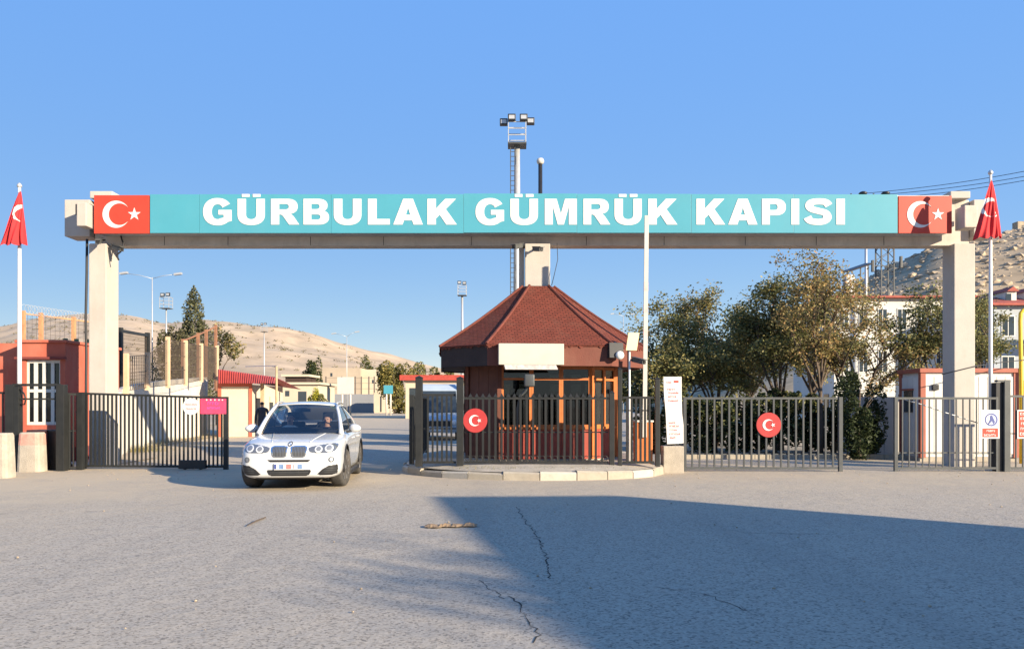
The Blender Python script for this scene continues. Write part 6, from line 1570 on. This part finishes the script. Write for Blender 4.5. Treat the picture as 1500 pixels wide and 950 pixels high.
m = MB(); m.bar((cx0 - .03, Yc + .4, 1.99), (cx0 - .03, Yc + 1.0, 1.99), .05); m.build('frame', M_CABT, wn_)
m = MB(); m.bbox(X(1365, Yc), X(1374, Yc), Yc - .06, Yc + .006, Z(571, Yc), Z(563, Yc), .01); m.build('junction_box', M_DARK, cab)
m = MB(); m.box(X(1461, Yc), X(1473, Yc), Yc - .012, Yc + .006, Z(582, Yc), Z(560, Yc)); m.build('window', M_GLASSD, cab)
m = MB(); m.box(cx0, cx1, Yc + .05, Yc + 1.2, -.02, .12); m.build('base', M_CONC, cab)
# yellow gas pipe
M_YPIPE = mat('yellow_pipe', (0.72, 0.45, 0.03), 0.45, 0.08, 4)
t = thing('gas_pipe', 'yellow painted pipe bend rising at the edge of the cabin', 'pipe', (X(1495, 21.8), 21.8, 0))
pts = [(X(1496, 21.8), 21.8, -.05), P(1496, 560, 21.8), P(1494.5, 470, 21.8)] + [P(1494.5 + 12 * (1 - math.cos(R(a))), 462 - 10 * math.sin(R(a)), 21.8) for a in (20, 45, 70, 90)] + [P(1560, 452, 21.8), P(1640, 452, 21.8)]
m = MB(); m.tube(pts, .05, 10); m.build('pipe', M_YPIPE, t, True)
m = MB(); m.tube([P(1575, 452, 21.8), P(1575, 620, 21.8)], .06, 8); m.build('support', M_YPIPE, t, True)

def house(name, label, x0, x1, y0, dep, zt_, m, floors, bays, roofm, balc=True, rise=1.9):
    t = thing(name, label, 'building', ((x0 + x1) / 2, y0 + dep / 2, 0)); q = MB(); q.box(x0, x1, y0, y0 + dep, -.1, zt_); q.build('wall', m, t)
    fh = zt_ / floors; bw = (x1 - x0) / bays
    for f in range(floors):
        for b_ in range(bays):
            wx, wz = x0 + bw * (b_ + .5), fh * f + fh * .5
            q = MB(); q.box(wx - bw * .24, wx + bw * .24, y0 - .05, y0 - .004, wz - fh * .26, wz + fh * .27); w_ = q.build('window', M_FRW, t)
            for s_ in (-1, 1):
                q = MB(); q.box(min(wx + s_ * .03, wx + s_ * bw * .21), max(wx + s_ * .03, wx + s_ * bw * .21), y0 - .058, y0 - .051, wz - fh * .23, wz + fh * .24); q.build('pane', M_GLASSD, w_)
            if balc and b_ % 2 == 1 and f > 0:
                q = MB(); q.box(wx - bw * .48, wx + bw * .48, y0 - 1.2, y0 - .002, fh * f - .1, fh * f + .08); bl = q.build('balcony', m, t)
                q = MB(); q.box(wx - bw * .48, wx + bw * .48, y0 - 1.2, y0 - 1.1, fh * f + .081, fh * f + 1.0); q.build('parapet', m, bl)
        for s_ in range(3):                                          # side windows
            yy = y0 + dep * (s_ + .5) / 3; q = MB(); q.box(x0 - .05, x0 - .004, yy - .5, yy + .5, fh * f + fh * .25, fh * f + fh * .75); q.build('window', M_GLASSD, t)
    q = MB(); o = .5; zt2 = zt_ + rise
    q.add([(x0 - o, y0 - o, zt_ + .01), (x1 + o, y0 - o, zt_ + .01), (x1 + o, y0 + dep + o, zt_ + .01), (x0 - o, y0 + dep + o, zt_ + .01), (x0 + dep * .35, y0 + dep / 2, zt2), (x1 - dep * .35, y0 + dep / 2, zt2), (x0 - o, y0 - o, zt_ + .16), (x1 + o, y0 - o, zt_ + .16), (x1 + o, y0 + dep + o, zt_ + .16), (x0 - o, y0 + dep + o, zt_ + .16)],
          [(0, 3, 2, 1), (0, 1, 7, 6), (1, 2, 8, 7), (2, 3, 9, 8), (3, 0, 6, 9), (6, 7, 5, 4), (7, 8, 5), (8, 9, 4, 5), (9, 6, 4)]); rf_ = q.build('roof', roofm, t)
    return t, rf_
M_HW = mat('house_white', (0.52, 0.51, 0.48), 0.85, 0.05, .6, dirt=(.5, .47, .42), dirt_amt=.4, dscale=.5)
M_HB = mat('house_white_painted_shade', (0.33, 0.36, 0.39), 0.85, 0.05, .6)  # white walls in shade, the shade put in as a darker blue-grey
M_TILE = mat('roof_tile_red', (0.30, 0.075, 0.055), 0.8, 0.2, 2, .4, 12)
hs, rf_ = house('white_house', 'white apartment house with a red roof behind the sparse tree', X(1222, 62), X(1420, 62), 62, 9, Z(437, 62), M_HW, 3, 7, M_TILE, False, .75)
m = MB(); m.bbox(X(1240, 64), X(1252, 64), 64, 64.8, Z(440, 64), Z(402, 64), .02); m.build('chimney', M_HW, rf_)
t = thing('solar_panel', 'dark tilted solar panel on the roof of the white house', 'solar panel', (X(1255, 65), 65, Z(418, 65)))
m = MB(); c = P(1255, 392, 65); m.obox(c, (1.05, .2, .36), (-.05, .5, .08), (-.02, -.02, .05)); m.build('panel', M_DARK, t)
for dx in (-.7, .3, .9):
    m = MB(); m.bar((c.x + dx, 65, Z(424, 65)), (c.x + dx, 65, c.z + dx * .34), .08); m.build('leg', M_GREYST, t)
hs, rf_ = house('apartment_block', 'apartment block with pale blue painted shade, balconies and red roof on the far right', X(1456, 58), X(1660, 58), 58, 11, Z(448, 58), M_HB, 3, 5, M_TILE, True)
for px in (1470, 1500, 1530):
    m = MB(); m.box(X(px, 59), X(px + 14, 59), 58.6, 61, Z(446, 59), Z(428, 59)); dm = m.build('dormer', M_HW, rf_)
    m = MB(); m.box(X(px + 3, 58.6), X(px + 11, 58.6), 58.56, 58.595, Z(441, 59), Z(431, 59)); m.build('window', M_GLASSD, dm)
    m = MB(); m.add([(X(px - 2, 59), 58.4, Z(428, 59) + .005), (X(px + 16, 59), 58.4, Z(428, 59) + .005), (X(px + 16, 59), 61.2, Z(428, 59) + .005), (X(px - 2, 59), 61.2, Z(428, 59) + .005), (X(px + 7, 59), 58.4, Z(421, 59)), (X(px + 7, 59), 61.2, Z(421, 59))], [(0, 1, 2, 3), (0, 4, 1), (3, 2, 5), (0, 3, 5, 4), (1, 4, 5, 2)]); m.build('dormer_roof', M_TILE, dm)
# lattice tower and wires, water tank on the hill
t = thing('lattice_tower', 'steel lattice tower rising behind the white house', 'tower', (X(1296, 85), 85, 0)); m = MB(); x, zt_ = X(1296, 85), Z(318, 85); w = .65
for sx in (-1, 1):
    for sy in (-1, 1): m.bar((x + sx * w, 85 + sy * w, 0), (x + sx * w, 85 + sy * w, zt_), .12)
for q in range(24):
    z0, z1 = zt_ * q / 24, zt_ * (q + 1) / 24; s_ = 1 if q % 2 else -1
    for sy in (-1, 1): m.bar((x - s_ * w, 85 + sy * w, z0), (x + s_ * w, 85 + sy * w, z1), .06)
    for sx in (-1, 1): m.bar((x + sx * w, 85 - s_ * w, z0), (x + sx * w, 85 + s_ * w, z1), .06)
m.build('lattice', M_GREYST, t)
for dz, dx in ((-2.2, 1.2), (-2.6, -1.2), (-5.2, -1.6), (-4.8, 1.3)):
    m = MB(); m.bar((x, 84.2, zt_ + dz), (x + dx, 84.2, zt_ + dz), .07); m.bbox(x + dx - .12, x + dx + .12, 84.05, 84.35, zt_ + dz - .6, zt_ + dz + .6, .03); m.build('antenna', M_GREYST, t)
for i, (a, b_) in enumerate(((279, 243.5), (283, 251), (289, 257))):
    p0, p1 = P(1270, a + 4, 70), P(1640, a - (a - b_) * 370 / 230 , 52); pts = [p0.lerp(p1, q / 14) - Vector((0, 0, .35 * math.sin(math.pi * q / 14))) for q in range(15)]
    c = MB(); c.tube(pts, .022, 5); tag(c.build('overhead_wire', M_CABLE, base=pts[0]), ('topmost', 'middle', 'lowest')[i] + ' overhead wire above the right end of the portal', 'wire', 'overhead wires')
t = thing('utility_pole', 'utility pole carrying the overhead wires beyond the right edge of the yard', 'pole', (P(1640, 300, 52).x, 52, 0)); xp = P(1640, 300, 52).x
m = MB(); m.tube([(xp, 52, -.1), (xp, 52, Z(205, 52))], .15, 8); m.build('shaft', M_GALV, t, True)
m = MB(); m.bar((xp - .9, 52, Z(212, 52)), (xp + .9, 52, Z(212, 52)), .12); m.build('crossarm', M_GALV, t)
t = thing('utility_pole', 'wire pole standing behind the portal near the lattice tower', 'pole', (P(1270, 283, 70).x, 70, 0)); xp = P(1270, 283, 70).x
m = MB(); m.tube([(xp, 70.2, -.1), (xp, 70.2, Z(286, 70))], .12, 8); m.build('shaft', M_GALV, t, True)
hb2 = BVHTree.FromPolygons([v.co.copy() for v in hill_r.data.vertices], [tuple(p_.vertices) for p_ in hill_r.data.polygons])
yk = 215; xk = X(1494, yk); hk = hb2.ray_cast(Vector((xk, yk, 300)), Vector((0, 0, -1)))[0]
t = thing('hill_hut', 'small square stone hut on top of the rocky hill', 'hut', hk); m = MB(); m.bbox(xk - 1.3, xk + 1.3, yk - 1.2, yk + 1.2, hk.z - .6, hk.z + 2.6, .05); m.build('wall', M_ROCK, t)
m = MB(); m.box(xk - .2, xk + .5, yk - 1.23, yk - 1.201, hk.z + .3, hk.z + 1.6); m.build('doorway', M_DARK, t)

# ================================================================== LITTER ON THE ROAD
M_CARD = mat('brown_cardboard', (0.24, 0.165, 0.10), 0.9, 0.25, 14, 0.6, 40)
yl = GY(772); rn = random.Random(31); s = MB(); n = 26
for i in range(n + 1):
    f = i / n; x = lp(X(622, yl), X(698, yl), f); wv = .05 + .05 * abs(math.sin(f * 9)) + .03 * rn.random(); zz = .022 + .03 * abs(math.sin(f * 13)) * rn.uniform(.4, 1)
    yy = yl + .12 * f + .02 * math.sin(f * 17)
    for (dy, z) in ((-wv, .014), (-wv * .4, zz), (wv * .3, zz * .8 + .008), (wv, .014)): s.v.append((x + rn.gauss(0, .006), yy + dy, z))
for i in range(n):
    for k_ in range(3): a = i * 4 + k_; s.f.append((a, a + 1, a + 5, a + 4))
s.mi = [0] * len(s.f)
tag(s.build('cardboard_scrap', M_CARD, base=(X(660, yl), yl, 0.012)), 'crumpled strip of brown cardboard lying on the asphalt', 'scrap')
pa, pb = gp(362, 771), gp(389, 759); s = MB(); s.tube([(*pa, .018), ((pa[0] + pb[0]) / 2, (pa[1] + pb[1]) / 2 + .03, .024), (*pb, .018)], [.006, .012, .009], 6)
tag(s.build('stick', M_BARK, base=(*pa, .018)), 'dark thin stick lying on the asphalt before the car', 'stick')
rn = random.Random(77); pb_ = MB(); bm = bmesh.new(); bmesh.ops.create_icosphere(bm, subdivisions=1, radius=1.0); bv = [v.co.copy() for v in bm.verts]; bf = [[v.index for v in f.verts] for f in bm.faces]; bm.free()
for _ in range(520):
    y = rn.uniform(5.2, 20); x = X(rn.uniform(-30, 1530), y); 
    if rn.random() < .5: y = rn.uniform(16.5, 20.5); x = X(rn.choice((rn.uniform(-30, 330), rn.uniform(900, 1530))), y)
    r = .004 + rn.random() ** 4 * .013
    pb_.add([(x + v.x * r * rn.uniform(.7, 1.3), y + v.y * r * rn.uniform(.7, 1.3), .01 + v.z * r * .7) for v in bv], bf)
tag(pb_.build('gravel', M_ROCK, fix=False), 'small loose stones scattered over the asphalt', 'gravel', kind='stuff')

# ================================================================== HOUSE AND TREE BEHIND THE VIEWER (they throw the big shadow on the road)
hc = [(12.8, 2.8), (15.95, 3.0), (19.7, -12), (15.9, -12)]; HH = 5.5
t = thing('corner_building', 'low rendered building beside the forecourt', 'building', (16, -4.0, 0)); m = MB()
m.add([(*q, -.05) for q in hc] + [(*q, HH) for q in hc], [(3, 2, 1, 0), (4, 5, 6, 7)] + [(i, (i + 1) % 4, 4 + (i + 1) % 4, 4 + i) for i in range(4)]); m.build('wall', M_WALL, t)
A, B = Vector((*hc[0], 0)), Vector((*hc[3], 0)); d = (B - A).normalized(); nn = Vector((d.y, -d.x, 0)); nn = -nn if nn.x > 0 else nn
for f in (1.3, 3.7):
    for q in (.15, .38, .62, .85):
        c = A.lerp(B, q) + nn * .02 + Vector((0, 0, f)); m = MB(); m.obox(c, d * .6, nn * .04, Vector((0, 0, .7))); w_ = m.build('window', M_FRW, t)
        m = MB(); m.obox(c + nn * .045, d * .52, nn * .004, Vector((0, 0, .62))); m.build('pane', M_GLASSD, w_)
tree('tree', 'tall half bare tree growing behind the building beside the forecourt', (21.4, -8.6, 0), 8.8, 2.2, 4.4, .15, 91, 2200, .2, AUTUMN, limbs=8, sigma=.3)
